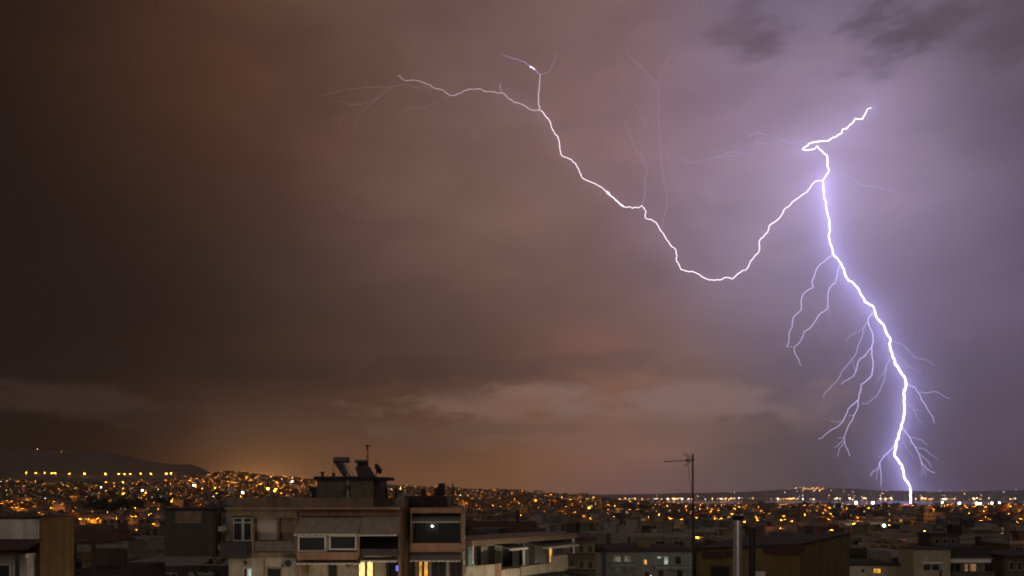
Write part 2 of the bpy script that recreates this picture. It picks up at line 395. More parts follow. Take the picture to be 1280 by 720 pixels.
# ------------------------------------------------------------------ ground, sea
KD = [40, 200, 500, 1000, 1600, 2200, 3000, 4000, 6000, 9500, 13000]
RIGHT = [57, 52.5, 48, 43, 37, 31.5, 22, 9, None, None, None]
def colz(d, py): return EYE + (HZ - py) / F * d
def right_col(crest_py):
    return [(40, 57), (200, 52.5), (500, 48), (1000, 42), (1600, 34), (2200, 25), (3000, 12), (3500, 6.5), (4000, 3), (4300, 1.5), (4450, -2), (5000, -5), (7150, -5), (7350, 2), (8000, 12), (9500, colz(9500, crest_py)), (13000, colz(9500, crest_py) * 0.8)]
def left_col(pts, hold):
    return [(40, 57), (200, 52.5), (500, 48)] + [(d, colz(d, py)) for d, py in pts] + hold
COLS = {
 -400: left_col([(1000, 634), (1600, 621), (2200, 611), (3000, 603), (4000, 593), (5000, 575), (6000, 560)], [(9000, 300), (13000, 200)]),
 0:   left_col([(1000, 636), (1600, 623), (2200, 612), (3000, 603), (4000, 593), (5000, 575), (6000, 561)], [(9000, 300), (13000, 200)]),
 110: left_col([(1000, 637), (1600, 627), (2200, 617), (3000, 607), (4000, 593), (5000, 575), (6000, 560)], [(9000, 300), (13000, 200)]),
 150: left_col([(1000, 637), (1600, 627), (2200, 617), (3000, 607), (4000, 593), (5000, 580), (6000, 568)], [(9000, 250), (13000, 150)]),
 190: left_col([(1000, 636), (1600, 625), (2200, 615), (3000, 606), (4000, 593), (5000, 585), (6000, 578)], [(9000, 200), (13000, 100)]),
 240: left_col([(1000, 634), (1600, 620), (2200, 609), (3000, 598), (4000, 592), (5000, 586), (6000, 582)], [(9000, 150), (13000, 80)]),
 290: left_col([(1000, 634), (1600, 619), (2200, 606), (3000, 591), (4000, 597), (5000, 600)], [(9000, 60), (13000, 30)]),
 340: left_col([(1000, 635), (1600, 620), (2200, 607), (3000, 598), (4000, 606)], [(9000, 30), (13000, 20)]),
 420: left_col([(1000, 636), (1600, 622), (2200, 609), (3000, 604), (4000, 612)], [(9000, 20), (13000, 20)]),
 490: left_col([(1000, 637), (1600, 622), (2200, 611), (3000, 612), (4000, 616)], [(9000, 20), (13000, 20)]),
 620: left_col([(1000, 638), (1600, 624), (2200, 616), (3000, 620), (4000, 624)], [(4700, 0), (5200, -5), (7150, -5), (7350, 2), (9500, 40), (13000, 40)]),
 700: left_col([(1000, 640), (1600, 628), (2200, 621), (3000, 625), (4000, 629)], [(4700, -2), (5200, -5), (7150, -5), (7350, 2), (9500, 50), (13000, 40)]),
 790: left_col([(1000, 645), (1600, 637), (2200, 631), (3000, 632)], [(4000, 9), (4650, -2), (5200, -5), (7150, -5), (7350, 2), (8000, 8), (9500, colz(9500, 618)), (13000, 40)]),
 880: right_col(616), 960: right_col(613.5), 1010: right_col(610), 1050: right_col(609.5), 1100: right_col(613), 1180: right_col(614.5), 1280: right_col(612.5), 1700: right_col(610),
}
CX = sorted(COLS)
KX = np.array(sorted({d for c in COLS.values() for d, _ in c} | {60, 100, 150, 300, 700, 1300, 1900, 2600, 3500, 5500}), float)
TAB = np.array([np.interp(KX, [d for d, _ in COLS[c]], [z for _, z in COLS[c]]) for c in CX])
def ground(x, y):
    d = max(math.hypot(x, y) if y < 1 else y, 1.0)
    px = 640 + F * x / max(y, 0.35 * abs(x) + 1.0)
    px = min(max(px, CX[0]), CX[-1])
    i = min(max(int(np.searchsorted(CX, px)) - 1, 0), len(CX) - 2)
    t = (px - CX[i]) / (CX[i + 1] - CX[i]); t = t * t * (3 - 2 * t)
    j = min(max(int(np.searchsorted(KX, d)) - 1, 0), len(KX) - 2)
    s = min(max((d - KX[j]) / (KX[j + 1] - KX[j]), 0), 1)
    a = TAB[i, j] * (1 - s) + TAB[i, j + 1] * s; b = TAB[i + 1, j] * (1 - s) + TAB[i + 1, j + 1] * s
    return a * (1 - t) + b * t
mb = MB(); mb.smooth = True
NA = 260
rad = [0.0] + list(np.geomspace(12, 11000, 110))
azs = []
for k in range(NA + 1):
    t = k / NA * 2 - 1
    azs.append(math.copysign(abs(t) ** 1.9, t) * math.pi)
vs = []
for r in rad:
    for a_ in azs:
        x, y = r * math.sin(a_), r * math.cos(a_)
        if r > 3500 and abs(a_) < 1.4: x, y = r * math.tan(a_) if abs(a_) < 0.8 else x, r if abs(a_) < 0.8 else y
        vs.append((x, y, ground(x, y) + (0.0 if r < 700 else (math.sin(x * .011 + 1) * math.sin(y * .009)) * min(r / 1500, 3) + (0 if r < 3400 else (r - 3400) * (.0040 if x < -900 else .0006) * (math.sin(x * .0041 + y * .002) + .6 * math.sin(x * .0113 + 2) + .4 * math.sin(x * .027 + y * .01))))))
fs = []
n1 = NA + 1
for i in range(len(rad) - 1):
    for k in range(NA):
        fs.append((i * n1 + k, (i + 1) * n1 + k, (i + 1) * n1 + k + 1, i * n1 + k + 1))
mb.add(vs, [q[::-1] for q in fs])
mg, nt, p, h = new_mat('dark streets and hillside')
t = nt.nodes.new('ShaderNodeTexCoord')
n_ = h.noise(t.outputs['Object'], 0.02, 6, 0.6).outputs['Fac']
rmp = nt.nodes.new('ShaderNodeValToRGB'); nt.links.new(n_, rmp.inputs[0])
rmp.color_ramp.elements[0].color = (0.09, 0.085, 0.078, 1); rmp.color_ramp.elements[1].color = (0.20, 0.175, 0.14, 1)
rmp.color_ramp.elements[0].position = .35; rmp.color_ramp.elements[1].position = .7
nt.links.new(rmp.outputs[0], p.inputs['Base Color']); p.inputs['Roughness'].default_value = .9
tag(mb.build('terrain', mg), kind='structure')
mw, nt, p, h = new_mat('bay water')
p.inputs['Base Color'].default_value = (0.012, 0.014, 0.02, 1); p.inputs['Roughness'].default_value = 0.16; p.inputs['IOR'].default_value = 1.33
t = nt.nodes.new('ShaderNodeTexCoord'); b = nt.nodes.new('ShaderNodeBump'); b.inputs['Strength'].default_value = .5; b.inputs['Distance'].default_value = 0.6
nt.links.new(h.noise(t.outputs['Object'], .05, 5, .6).outputs['Fac'], b.inputs['Height']); nt.links.new(b.outputs[0], p.inputs['Normal'])
mb = MB(); mb.add([(-14000, 4000, 0), (14000, 4000, 0), (14000, 11200, 0), (-14000, 11200, 0)], [(0, 1, 2, 3)])
tag(mb.build('sea', mw), kind='structure')

# ------------------------------------------------------------------ lightning
BOLT_D = 6000.0
def zoomed(x0, y0, s, pts): return [(x0 + x / s, y0 + y / s) for x, y in pts]
r1 = lambda p: zoomed(400, 40, 2.768, p)
r2 = lambda p: zoomed(740, 60, 2.25, p)
r3 = lambda p: zoomed(960, 300, 4.0, p)
r4 = lambda p: zoomed(960, 460, 4.0, p)
r5 = lambda p: zoomed(860, 0, 3.048, p)
def bolt_emit(name, c, s, sample=True): return emit(name, c, s, sample)
B_CORE = emit('lightning core', (0.84, 0.80, 1.0), 6)
B_ARC = emit('lightning side arc', (1.0, 0.84, 0.96), 2.6)
B_ARC2 = emit('lightning arc tail', (1.0, 0.80, 0.88), 1.0)
B_BR = emit('lightning branch', (0.62, 0.56, 1.0), 1.5)
B_BR2 = emit('lightning twig', (0.58, 0.50, 0.92), 1.05)
B_FT = emit('lightning faint thread', (0.60, 0.48, 0.58), 0.60)
B_GH = emit('lightning ghost thread', (0.36, 0.27, 0.30), 0.56)
B_UP = emit('lightning upper thread', (0.58, 0.50, 0.86), 0.66)
main_px = r5([(700,410),(683,415),(675,435),(665,452),(637,452),(625,470),(605,490),(590,492),(585,508),(550,525),(535,537),(490,540),(460,547),(436,570),(460,571),(482,566),(492,557),(510,575),(528,590)]) \
  + r2([(662,330),(667,345),(650,370),(652,400),(660,450),(668,490),(668,540),(678,578),(695,600)]) \
  + r3([(380,145),(395,190),(445,235),(485,310),(525,328),(545,390),(580,425),(590,460),(610,490),(612,550),(640,625),(685,690)]) \
  + r4([(690,70),(680,130),(682,230),(665,300),(640,380),(632,440),(670,485),(680,540),(710,595),(715,650),(712,673)])
arc_px = r2([(650,372),(628,374),(605,405),(575,425),(545,450),(530,475),(498,500),(493,520),(472,540),(470,570),(445,600),(437,620),(410,635),(395,650),(375,645),(360,653),(330,653),(290,632),(250,622),(238,600),(237,570),(215,545),(195,515),(180,490),(150,478),(152,460),(140,443),(130,450),(90,447),(55,418),(40,405)]) \
  + r1([(1050,605),(1010,570),(1000,555),(960,530),(905,502),(885,455),(860,437),(835,427),(825,370),(800,325),(790,300),(765,272)])
arc2_px = r1([(765,272),(740,272),(715,260),(690,247),(670,242),(630,210),(575,207),(550,197),(515,197),(490,210),(453,220),(430,203),(400,195),(370,180),(340,168),(295,167),(270,152)])
BR = [  # (points, material, radius start px, end px)
 (r3([(320,70),(290,100),(262,120),(240,150),(230,180),(218,208),(224,238),(180,265),(165,310),(165,350),(125,388),(122,430),(105,470),(102,520),(95,535)]), B_BR, .8, .45),
 (r3([(360,120),(345,160),(338,215),(310,235),(300,280),(298,340),(255,375),(215,437),(180,460),(160,510),(132,535),(135,565),(165,628)]), B_BR, .8, .4),
 (r3([(298,340),(308,370),(290,380)]), B_BR2, .4, .3),
 (r3([(525,360),(500,395),(510,440),(525,480),(520,560),(525,620),(522,660)]) + r4([(520,35),(465,85),(455,150),(445,210),(410,275),(380,345),(385,380),(410,440)]), B_BR, 1.0, .4),
 (r4([(382,350),(345,395),(330,395)]), B_BR2, .4, .3), (r4([(382,370),(355,410),(345,445)]), B_BR2, .45, .3),
 (r4([(448,160),(400,205),(380,255),(355,290),(310,315),(270,350),(250,355)]), B_BR, .6, .35), (r4([(435,235),(400,240)]), B_BR2, .4, .3),
 (r3([(500,395),(475,450),(465,495),(435,580),(400,620),(360,665)]) + r4([(365,35),(320,90),(285,125),(275,150)]), B_BR2, .75, .4),
 (r3([(485,430),(440,465),(410,475),(385,510)]), B_BR2, .4, .3),
 (r3([(520,535),(490,570),(450,610),(440,655)]) + r4([(440,10),(425,45),(385,65),(365,82)]), B_BR, .7, .4),
 (r3([(612,590),(585,650)]) + r4([(595,0),(575,75),(545,140),(490,180),(470,175)]), B_BR2, .7, .4), (r4([(590,10),(555,50),(540,80)]), B_BR2, .45, .3),
 (r4([(692,72),(740,100),(765,150),(800,210),(825,245),(832,275)]), B_BR, .7, .35), (r4([(755,118),(790,125),(830,115),(870,135),(910,152)]), B_BR2, .55, .3),
 (r4([(688,160),(725,205),(765,215)]), B_BR2, .5, .3), (r4([(725,205),(745,250),(775,275)]), B_BR2, .4, .25),
 (r4([(670,300),(710,345),(715,365),(755,430),(770,480),(800,510),(835,525)]), B_BR, .8, .35), (r4([(766,470),(772,510),(768,545)]), B_BR2, .4, .25), (r4([(780,495),(790,540)]), B_BR2, .35, .25),
 (r4([(716,348),(770,360),(800,385)]), B_BR2, .45, .25), (r4([(740,395),(790,410),(850,460)]), B_BR2, .45, .25), (r4([(755,430),(800,465),(820,500)]), B_BR2, .5, .3),
 (r4([(637,383),(600,420),(580,440),(560,470),(552,500),(520,520),(515,540)]), B_BR, .85, .4), (r4([(558,475),(565,530),(567,595)]), B_BR, .6, .3), (r4([(552,500),(540,560)]), B_BR2, .4, .3),
 (r4([(590,432),(565,440),(545,450)]), B_BR2, .4, .3), (r4([(600,420),(602,465)]), B_BR2, .35, .25), (r4([(660,330),(690,400),(735,450)]), B_BR2, .4, .25),
 (r3([(612,492),(680,530),(740,590),(800,600),(830,625)]), B_BR2, .5, .3), (r3([(630,560),(700,630),(770,665)]), B_BR2, .35, .25),
 (r2([(666,347),(700,352),(730,365),(755,385),(800,390),(850,405)]), B_BR2, .5, .35),
 (r5([(655,437),(625,430),(585,433),(560,417),(535,430),(510,450),(490,468),(440,487),(370,485),(345,515),(310,540),(290,560),(255,590),(190,585),(175,573),(100,603)]) + r2([(440,298),(400,292),(345,308),(270,322),(240,295)]), B_UP, .7, .3),
 (r5([(340,525),(385,545),(440,540),(480,542)]), B_BR2, .4, .35), (r5([(300,515),(265,505),(235,520),(228,525)]), B_BR2, .35, .3), (r5([(295,548),(255,543)]), B_BR2, .3, .25),
 (r1([(760,270),(755,230),(758,190),(762,147)]), B_ARC2, .9, .6), (r1([(762,147),(735,123),(710,105),(690,98),(630,78)]), B_BR2, .55, .2), (r1([(762,147),(795,135),(805,110),(818,75)]), B_FT, .5, .3),
 (r1([(628,208),(622,185),(627,176)]), B_BR2, .5, .35), (r1([(628,206),(600,160)]), B_GH, .3, .25), (r1([(570,197),(500,155)]), B_GH, .3, .25),
 (r1([(390,192),(330,192),(300,180),(265,185),(235,200),(200,230),(150,250),(100,250),(60,235)]), B_GH, .5, .3), (r1([(250,190),(150,192),(80,200),(0,222)]), B_GH, .4, .3),
 (r1([(200,232),(150,270),(120,318)]), B_GH, .3, .25),
 (r1([(453,222),(410,240),(365,260),(310,265),(265,305)]), B_GH, .4, .25), (r1([(625,222),(570,232),(490,262)]), B_GH, .35, .25), (r1([(680,245),(640,262),(600,250)]), B_GH, .3, .25),
 (r1([(835,427),(780,418),(720,405),(640,402),(560,385),(510,345)]), B_GH, .4, .25),
 (r2([(140,443),(150,410),(148,370),(155,350),(145,310),(120,280),(105,240),(90,205)]), B_FT, .7, .35), (r2([(155,225),(125,160),(80,120)]), B_FT, .3, .2),
 (r2([(196,505),(205,470),(213,430),(205,380),(195,330),(190,250),(187,180),(188,105),(160,80),(130,45),(95,10)]), B_FT, .6, .3), (r2([(187,95),(210,45),(225,10)]), B_FT, .3, .25),
 (r2([(470,570),(440,530),(400,505),(370,465)]), B_FT, .4, .25), (r2([(470,573),(510,595),(560,580),(620,545)]), B_FT, .45, .25),
]
RB = random.Random(3)
def jag(pts, amp, step):
    out = []
    for (a, b) in zip(pts[:-1], pts[1:]):
        L = math.hypot(b[0] - a[0], b[1] - a[1]); n = max(1, int(L / step))
        for k in range(n):
            t = k / n; j = amp if k else amp * 0.25
            nx, ny = -(b[1] - a[1]) / (L + 1e-6), (b[0] - a[0]) / (L + 1e-6); o = RB.uniform(-j, j)
            out.append((a[0] + (b[0] - a[0]) * t + nx * o, a[1] + (b[1] - a[1]) * t + ny * o))
    out.append(pts[-1]); return out
M_PX = BOLT_D / F
def bolt_tube(pts, r0, r1_, depth0, wander, amp=.7, step=3.2):
    pts = jag(pts, amp, step); n = len(pts); d = depth0; P = []; rr = []
    drift = RB.uniform(-1, 1) * wander
    for i, q in enumerate(pts):
        d += drift / n + RB.uniform(-.1, .1) * wander / math.sqrt(n)
        P.append(at(q[0], q[1], d)); rr.append((r0 + (r1_ - r0) * i / max(1, n - 1)) * M_PX)
    return MB().tube(P, rr, 6)
base_pt = at(1138, 628.4, BOLT_D); base_pt.z = 0.0
bolt = empty('lightning_bolt', base_pt, 'blazing white lightning bolt with violet branches striking the dark bay', 'lightning')
def bpart(mbx, name, mat):
    mbx.v = [tuple(Vector(v) - base_pt) for v in mbx.v]
    return mbx.build(name, mat, bolt)
mp = main_px[:-1] + [(1138.2, 628.4)]
pts = jag(mp, .95, 3.2); n = len(pts)
rr = [(0.50 + 0.52 * min(1, max(0, (i / n - .30) / .4))) * RB.uniform(.8, 1.2) * min(1, .45 + i / 12) * M_PX for i in range(n)]
bpart(MB().tube([at(q[0], q[1], BOLT_D) for q in pts], rr, 7), 'channel', B_CORE)
bpart(bolt_tube(arc_px, .50, .36, BOLT_D, 500, 1.0), 'side_channel', B_ARC)
bpart(bolt_tube(arc2_px, .42, .18, BOLT_D, 300, 1.0), 'side_channel', B_ARC2)
bpart(bolt_tube([(662.5, 83.2), (664, 84), (666.5, 85), (668.5, 87)], 1.0, .5, BOLT_D, 5, .2), 'channel', B_ARC)
RTW = random.Random(8)
for (pts, mt, a_, b_) in list(BR):          # hair-thin forks off the strong lower branches
    if mt is not B_BR or len(BR) > 92: continue
    for i in range(2, len(pts) - 1, 2):
        if RTW.random() < .55: continue
        (xa, ya), (xb, yb) = pts[i - 1], pts[i]; an = math.atan2(yb - ya, xb - xa) + RTW.choice((-1, 1)) * RTW.uniform(.4, .9); L_ = RTW.uniform(6, 20)
        BR.append(([(xb, yb), (xb + L_ * .5 * math.cos(an), yb + L_ * .5 * math.sin(an)), (xb + L_ * math.cos(an + .3), yb + L_ * math.sin(an + .3))], B_BR2, .32, .18))
for (pts, mt, a_, b_) in BR:
    bpart(bolt_tube(pts, a_ * .74, b_ * .62, BOLT_D, 260, .9, 3.5), 'branch', mt)

# ------------------------------------------------------------------ near blocks
def cyl(p0, p1, r, n=10, mi=0, mb=None):
    return (mb or MB()).tube([p0, p1], r, n, mi)
class Block:      # a building whose facade stands at distance d; pixel columns and rows of the photograph give its real measures
    def __init__(s, name, label, d, px0, base=None, cat='building', group=None):
        s.d = d; s.px0 = px0
        x = X(px0, d); s.z0 = ground(x, d) - 0.3 if base is None else base
        s.o = empty(name, (x, d, s.z0), label, cat, group)
    def x(s, px): return (px - s.px0) * s.d / F
    def z(s, py): return EYE + (HZ - py) * s.d / F - s.z0
    def bx(s, mb, p0, p1, q0, q1, y0, y1, mi=0):
        mb.box(s.x(p0), s.x(p1), y0, y1, s.z(max(q0, q1)), s.z(min(q0, q1)), mi); return mb
    def part(s, name, mat, boxes, parent=None, label=None):
        mb = MB()
        for (p0, p1, q0, q1, y0, y1) in boxes: s.bx(mb, p0, p1, q0, q1, y0, y1)
        o = mb.build(name, mat, parent or s.o)
        if label: o['label'] = label
        return o
    def window(s, p0, p1, q0, q1, y, cols=2, rows=1, lit=None, name='window', frame=None, fw=.07, label=None, transom=None):
        """frame standing 4 cm proud of the wall, pane set inside it"""
        frame = frame or ('frame' if s.d < 60 else 'trim')
        x0, x1, z0, z1 = s.x(p0), s.x(p1), s.z(q1), s.z(q0); mb = MB(); f = fw
        mb.box(x0, x0 + f, y - .04, y + .05, z0, z1); mb.box(x1 - f, x1, y - .04, y + .05, z0, z1)
        mb.box(x0 + f, x1 - f, y - .04, y + .05, z0, z0 + f); mb.box(x0 + f, x1 - f, y - .04, y + .05, z1 - f, z1)
        for k in range(1, cols):
            xx = x0 + (x1 - x0) * k / cols; mb.box(xx - f * .6, xx + f * .6, y - .035, y + .05, z0 + f, z1 - f)
        for k in range(1, rows):
            zz = z0 + (z1 - z0) * k / rows; mb.box(x0 + f, x1 - f, y - .03, y + .045, zz - f * .5, zz + f * .5)
        if transom: zz = s.z(transom); mb.box(x0 + f, x1 - f, y - .03, y + .045, zz - f * .5, zz + f * .5)
        w = mb.build(name, M[frame], s.o)
        if label: w['label'] = label
        MB().box(x0 + f * .5, x1 - f * .5, y - .012, y + .02, z0 + f * .5, z1 - f * .5).build('pane', M[lit or 'glass'], w)
        return w
    def awning(s, p0, p1, q0, q1, y, out, mat='awning', valance=1.6, arms=(), label=None, skew=0):
        """cloth sloping out and down from the wall, pale valance bar, folding arms"""
        x0, x1 = s.x(p0), s.x(p1); zt, zb = s.z(q0), s.z(q1)
        mb = MB(); mb.hexa([(x0, y, zt), (x1, y, zt), (x1, y + .02, zt - .05), (x0, y + .02, zt - .05),
                            (x0 + skew, y - out, zb), (x1 + skew, y - out, zb), (x1 + skew, y - out + .02, zb - .05), (x0 + skew, y - out + .02, zb - .05)])
        a = mb.build('awning', M[mat], s.o)
        v = MB(); zv = zb - valance * s.d / F; nsc = 22
        for k in range(nsc):        # scalloped hanging strip
            xa = x0 + skew + (x1 - x0) * k / nsc; xb = x0 + skew + (x1 - x0) * (k + 1) / nsc; dz = .05 if k % 2 else 0
            v.box(xa, xb, y - out - .035, y - out - .005, zv + dz, zb + .02)
        v.build('valance', M['frame'], a)
        for (pa, qa, pb, qb, pc, qc) in arms:
            def onto(pp, qq):
                t = (s.z(qq) - zt) / (zb - zt); return (s.x(pp), y - out * t - .10, s.z(qq) + .05)
            MB().tube([onto(pa, qa), onto(pb, qb), onto(pc, qc)], .022, 6).build('arm', M['frame'], a)
        if label: a['label'] = label
        return a
    def railing(s, p0, p1, q0, q1, y, n=4, mat='railpanel'):
        x0, x1, z0, z1 = s.x(p0), s.x(p1), s.z(q1), s.z(q0); mb = MB()
        mb.box(x0, x1, y - .03, y + .03, z1 - .05, z1); mb.box(x0, x1, y - .025, y + .025, z0, z0 + .04)
        for k in range(n + 1):
            xx = x0 + (x1 - x0) * k / n; mb.box(xx - .025, xx + .025, y - .028, y + .028, z0 + .04, z1 - .05)
        r = mb.build('railing', M['rail'], s.o)
        MB().box(x0 + .03, x1 - .03, y - .008, y + .008, z0 + .05, z1 - .06).build('panel', M[mat], r)
        return r

# --- the pale block with striped awnings in the middle
b = Block('apartment_building', 'beige apartment block with wide awnings and a stair house carrying solar heaters', 48, 286)
BASE = 720 + 330
b.part('wall', M['cream'], [(286, 372, 697, BASE, 0, 12), (286, 372, 637.2, 697, .9, 12), (372, 500, 637.2, BASE, 2.0, 12)])
b.part('upper_wall', M['brown'], [(314.5, 371.6, 637.4, 647, 0, .88), (343.5, 347, 647.4, 677, .30, .88), (368, 371.6, 647.4, 697, 0, .88), (314.5, 317.2, 647.4, 697, 0, .88)])
b.part('upper_wall', M['brown'], [(284, 314, 637.4, 645, 0, .88)])
b.part('balcony_parapet', M['slate'], [(281, 314, 677, 697, -.9, .86)], label='slate blue balcony parapet')
b.part('balcony_parapet', M['brown'], [(317.4, 367.8, 690.5, 697, 0, .86)])
b.window(288, 300.5, 647, 677, .45, 1, 1, transom=653.5); b.window(300.8, 312.5, 647, 677, .45, 1, 1, transom=653.5)
b.part('wall_panel', M['brown'], [(284, 287.8, 645.2, 677, .3, .88)]); b.part('wall_panel', M['brown'], [(312.7, 314.2, 645.2, 677, .3, .88)])
b.part('shutter', M['shutter'], [(317.5, 343.3, 647.3, 675.5, .62, .7)])
b.part('shutter', M['brown'], [(347.3, 367.8, 648, 677, .62, .7)], label='brown roller shutter')
b.railing(317.4, 367.8, 676, 690.3, .1)
for q in (637.2,): b.part('roof_slab', M['brown'], [(283.5, 372.2, 634.0, 637.0, -.35, 12.3)])
b.part('roof_slab', M['terracotta'], [(372.4, 501, 637.0, 645.5, .15, 1.95), (372.4, 501, 634.0, 636.8, -.35, 12.3)], label='terracotta roof edge over the awnings')
# roof-edge parapet, darker and set back
pp = MB()
for (p0, p1, y0, y1) in ((283.5, 462, 1.2, 1.45), (283.5, 288, 1.5, 12), (497, 501, 1.5, 12), (283.5, 501, 12.05, 12.3)):
    b.bx(pp, p0, p1, 622.5 if y0 < 2 else 623.5, 633.9, y0, y1)
pp.build('roof_parapet', M['brown'], b.o)
b.part('roof_parapet', M['wood'], [(462.3, 485, 622.5, 633.9, 1.2, 1.45)], label='dark low screen on the roof edge')
dome = MB(); dome.smooth = True; dome.ball((b.x(493), 2.2, b.z(634)), .42, 12, 8, sz=1.45); dome.build('water_tank', M['grey'], b.o)
# stair house
M['stair'] = plaster('weathered brown concrete', (0.14, 0.115, 0.08))
b.part('stair_house', M['stair'], [(380.5, 456, 598.5, 633.8, 3.0, 8.5)])
sh = b.part('stair_house_roof', M['dark'], [(378, 457, 594.3, 598.3, 2.7, 8.9), (457, 476, 595.2, 599.2, 2.7, 5.5)])
b.part('downpipe', M['alu'], [(421.5, 423, 590, 633.8, 2.90, 2.98)]); b.part('electric_box', M['iron'], [(418, 424.5, 606, 612, 2.8, 2.98)]); b.part('electric_box', M['iron'], [(415, 418, 612, 617, 2.85, 2.98)])
for px, q in ((384.3, 587.5), (399.3, 589.3)):
    v = MB(); cyl((b.x(px), 3.8, b.z(594.4)), (b.x(px), 3.8, b.z(q + 1.5)), .085, mb=v); cyl((b.x(px), 3.8, b.z(q + 2.2)), (b.x(px), 3.8, b.z(q)), .13, mb=v)
    v.build('vent_pipe', M['iron'], b.o)
for px, q, w_ in ((463, 610, 1.6), (477, 611, 1.8)):
    b.part('vent_pipe', M['iron'], [(px - w_, px + w_, q, 633.8, 6, 6.3)])
b.part('chimney', M['soot'], [(349, 367.5, 607.2, 614, 7, 8), (352, 365, 614, 633.8, 7.1, 7.9)])
# right wing: balconies, screens
b.part('side_pier', M['terracotta'], [(372.2, 376, 645.7, 720, .1, 1.98), (497.5, 500.5, 645.7, BASE, 0.1, 1.98)])
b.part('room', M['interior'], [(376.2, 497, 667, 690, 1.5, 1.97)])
b.awning(375, 452.5, 647, 666.5, .12, 1.5, arms=((386, 649, 396.5, 654.5, 392, 664), (412.5, 648, 424, 654, 420, 664), (441, 647.5, 435, 654.5, 444, 662)), label='left awning, a little lower at its front edge')
b.awning(453, 500, 646, 667.5, .12, 1.3, arms=((455.5, 647.5, 464.5, 654, 463.5, 664), (486, 655.5, 490, 660, 495, 664)))
b.window(376.5, 411.5, 669, 688.5, -.75, 1, 1, fw=.10); b.window(415, 449, 668, 686.5, -.75, 1, 1, fw=.10)
b.part('screen_post', M['alu'], [(412, 414.5, 666, 688.6, -.8, -.7)]); b.part('screen_post', M['terracotta'], [(449.5, 452.5, 664, 696, -.85, -.65)])
b.part('lamp_glow', M['lit_dim'], [(388, 400, 677, 683.5, 1.38, 1.48)]); b.part('lamp_glow', M['lit_dim'], [(404, 409.5, 675, 680, 1.38, 1.48)]); b.part('lamp_glow', M['lit_amber'], [(429, 434, 676, 680.5, 1.38, 1.48)])  # glowing panels stand in for town lights reflected in the balcony glass
b.part('balcony_parapet', M['terracotta'], [(376.2, 451, 688.7, 698.2, -.9, -.72)]); b.part('balcony_parapet', M['slate'], [(452.7, 500, 685, 693.5, -.7, -.52)])
b.part('balcony_floor', M['terracotta'], [(376.2, 451, 696, 698.0, -.7, 1.9), (452.7, 497, 691.5, 693.3, -.5, 1.9)])
b.awning(374, 452, 699.5, 703.2, .3, .9, valance=1.6); b.awning(453, 498, 697, 700.0, .3, .9, valance=2.0)
b.window(400.5, 413.5, 709, 745, 1.95, 1, 1, frame='brown'); b.window(440, 450.2, 704.5, 745, 1.9, 1, 1, lit='lit_warm', frame='wood', name='door', label='lit balcony door'); b.window(450.6, 460.5, 704, 745, 1.9, 1, 1, lit='lit_warm', frame='wood', name='door', label='lit balcony door')
b.part('door_post', M['soot'], [(478, 482, 702, 745, 1.4, 1.95), (483, 485, 702, 745, 1.5, 1.95)])
b.window(484, 497, 703, 745, 1.9, 1, 1)
b.part('screen', M['tv_blue'], [(490, 495, 710, 717, 1.6, 1.68)], label='blue glowing screen')
b.window(304, 315, 709, 726, -.02, 2, 1, lit='glass'); b.part('lit_window', M['lit_cold'], [(310.5, 314.5, 711, 724, -.08, -.05)], label='narrow lit window')
b.window(333.5, 352.5, 709.5, 735, -.02, 1, 1, frame='brown')
b.part('wall_lamp', M['iron'], [(306.5, 309, 702, 705.5, -.2, -.01)]); b.part('wall_lamp', M['iron'], [(353, 356, 706, 708.8, -.2, -.01)])
for k in range(2, 6):
    b.part('balcony', M['trim'], [(373, 499, 637 + 61 * k + 46, 637 + 61 * k + 61, -.9, 1.9)])
def aircon(b, px, py, y, w=.85):
    x, z = b.x(px), b.z(py); m_ = MB(); m_.box(x, x + w, y - .34, y - .02, z, z + .58); m_.box(x + .08, x + .12, y - .3, y - .003, z - .1, z - .002); m_.box(x + w - .12, x + w - .08, y - .3, y - .003, z - .1, z - .002)
    o = m_.build('air_conditioner', M['trim'], b.o); MB().tube([(x + w * .36, y - .345, z + .29), (x + w * .36, y - .36, z + .29)], .22, 14).build('fan_grille', M['iron'], o)
aircon(b, 357, 709.5, -.003, .7); aircon(b, 424, 713, 1.95, .7)
b.part('downpipe', M['brown'], [(330, 331.4, 697.2, 760, -.09, -.003)]); b.part('downpipe', M['alu'], [(369.5, 371, 697.2, 760, -.09, -.003)])
def on(px, py, dy): return at(px, py, 48 + dy) if False else Vector((X(px, 48), 48 + dy, Z(py, 48)))
# solar heaters, aerial, dish: each stands on the stair house
def solar(px_leg, tank, slab, d0, label, col):
    base = on(px_leg, 594.3, d0); r = empty('solar_water_heater', base, label, 'solar water heater', 'solar water heaters on the stair house roof')
    L = lambda px, py, y=0.0: Vector((X(px, 48) - base.x, y, Z(py, 48) - base.z))
    t = MB(); t.smooth = False
    a, c_ = L(tank[0], tank[2]), L(tank[1], tank[2]); rr = tank[3]
    t.tube([a + Vector((.0, 0, 0)), a + Vector((.06, 0, 0)), c_ - Vector((.06, 0, 0)), c_], [rr * .8, rr, rr, rr * .8], 14); t.build('tank', M['tank'], r)
    for y0, y1 in slab[4]:
        p = slab; m_ = MB()
        m_.hexa([tuple(L(p[0][0], p[0][1], y0)), tuple(L(p[0][0], p[0][1], y1)), tuple(L(p[1][0], p[1][1], y1)), tuple(L(p[1][0], p[1][1], y0)),
                 tuple(L(p[3][0], p[3][1], y0)), tuple(L(p[3][0], p[3][1], y1)), tuple(L(p[2][0], p[2][1], y1)), tuple(L(p[2][0], p[2][1], y0))])
        m_.build('collector', M[col], r)
    return r, L
r, L = solar(408, (397.5, 419, 571.5, .20), [(412.5, 593.6), (419, 593.6), (410, 576), (401, 576), ((-.6, .5),)], 4.2, 'solar water heater with a round pale tank and leaning collector', 'panel')
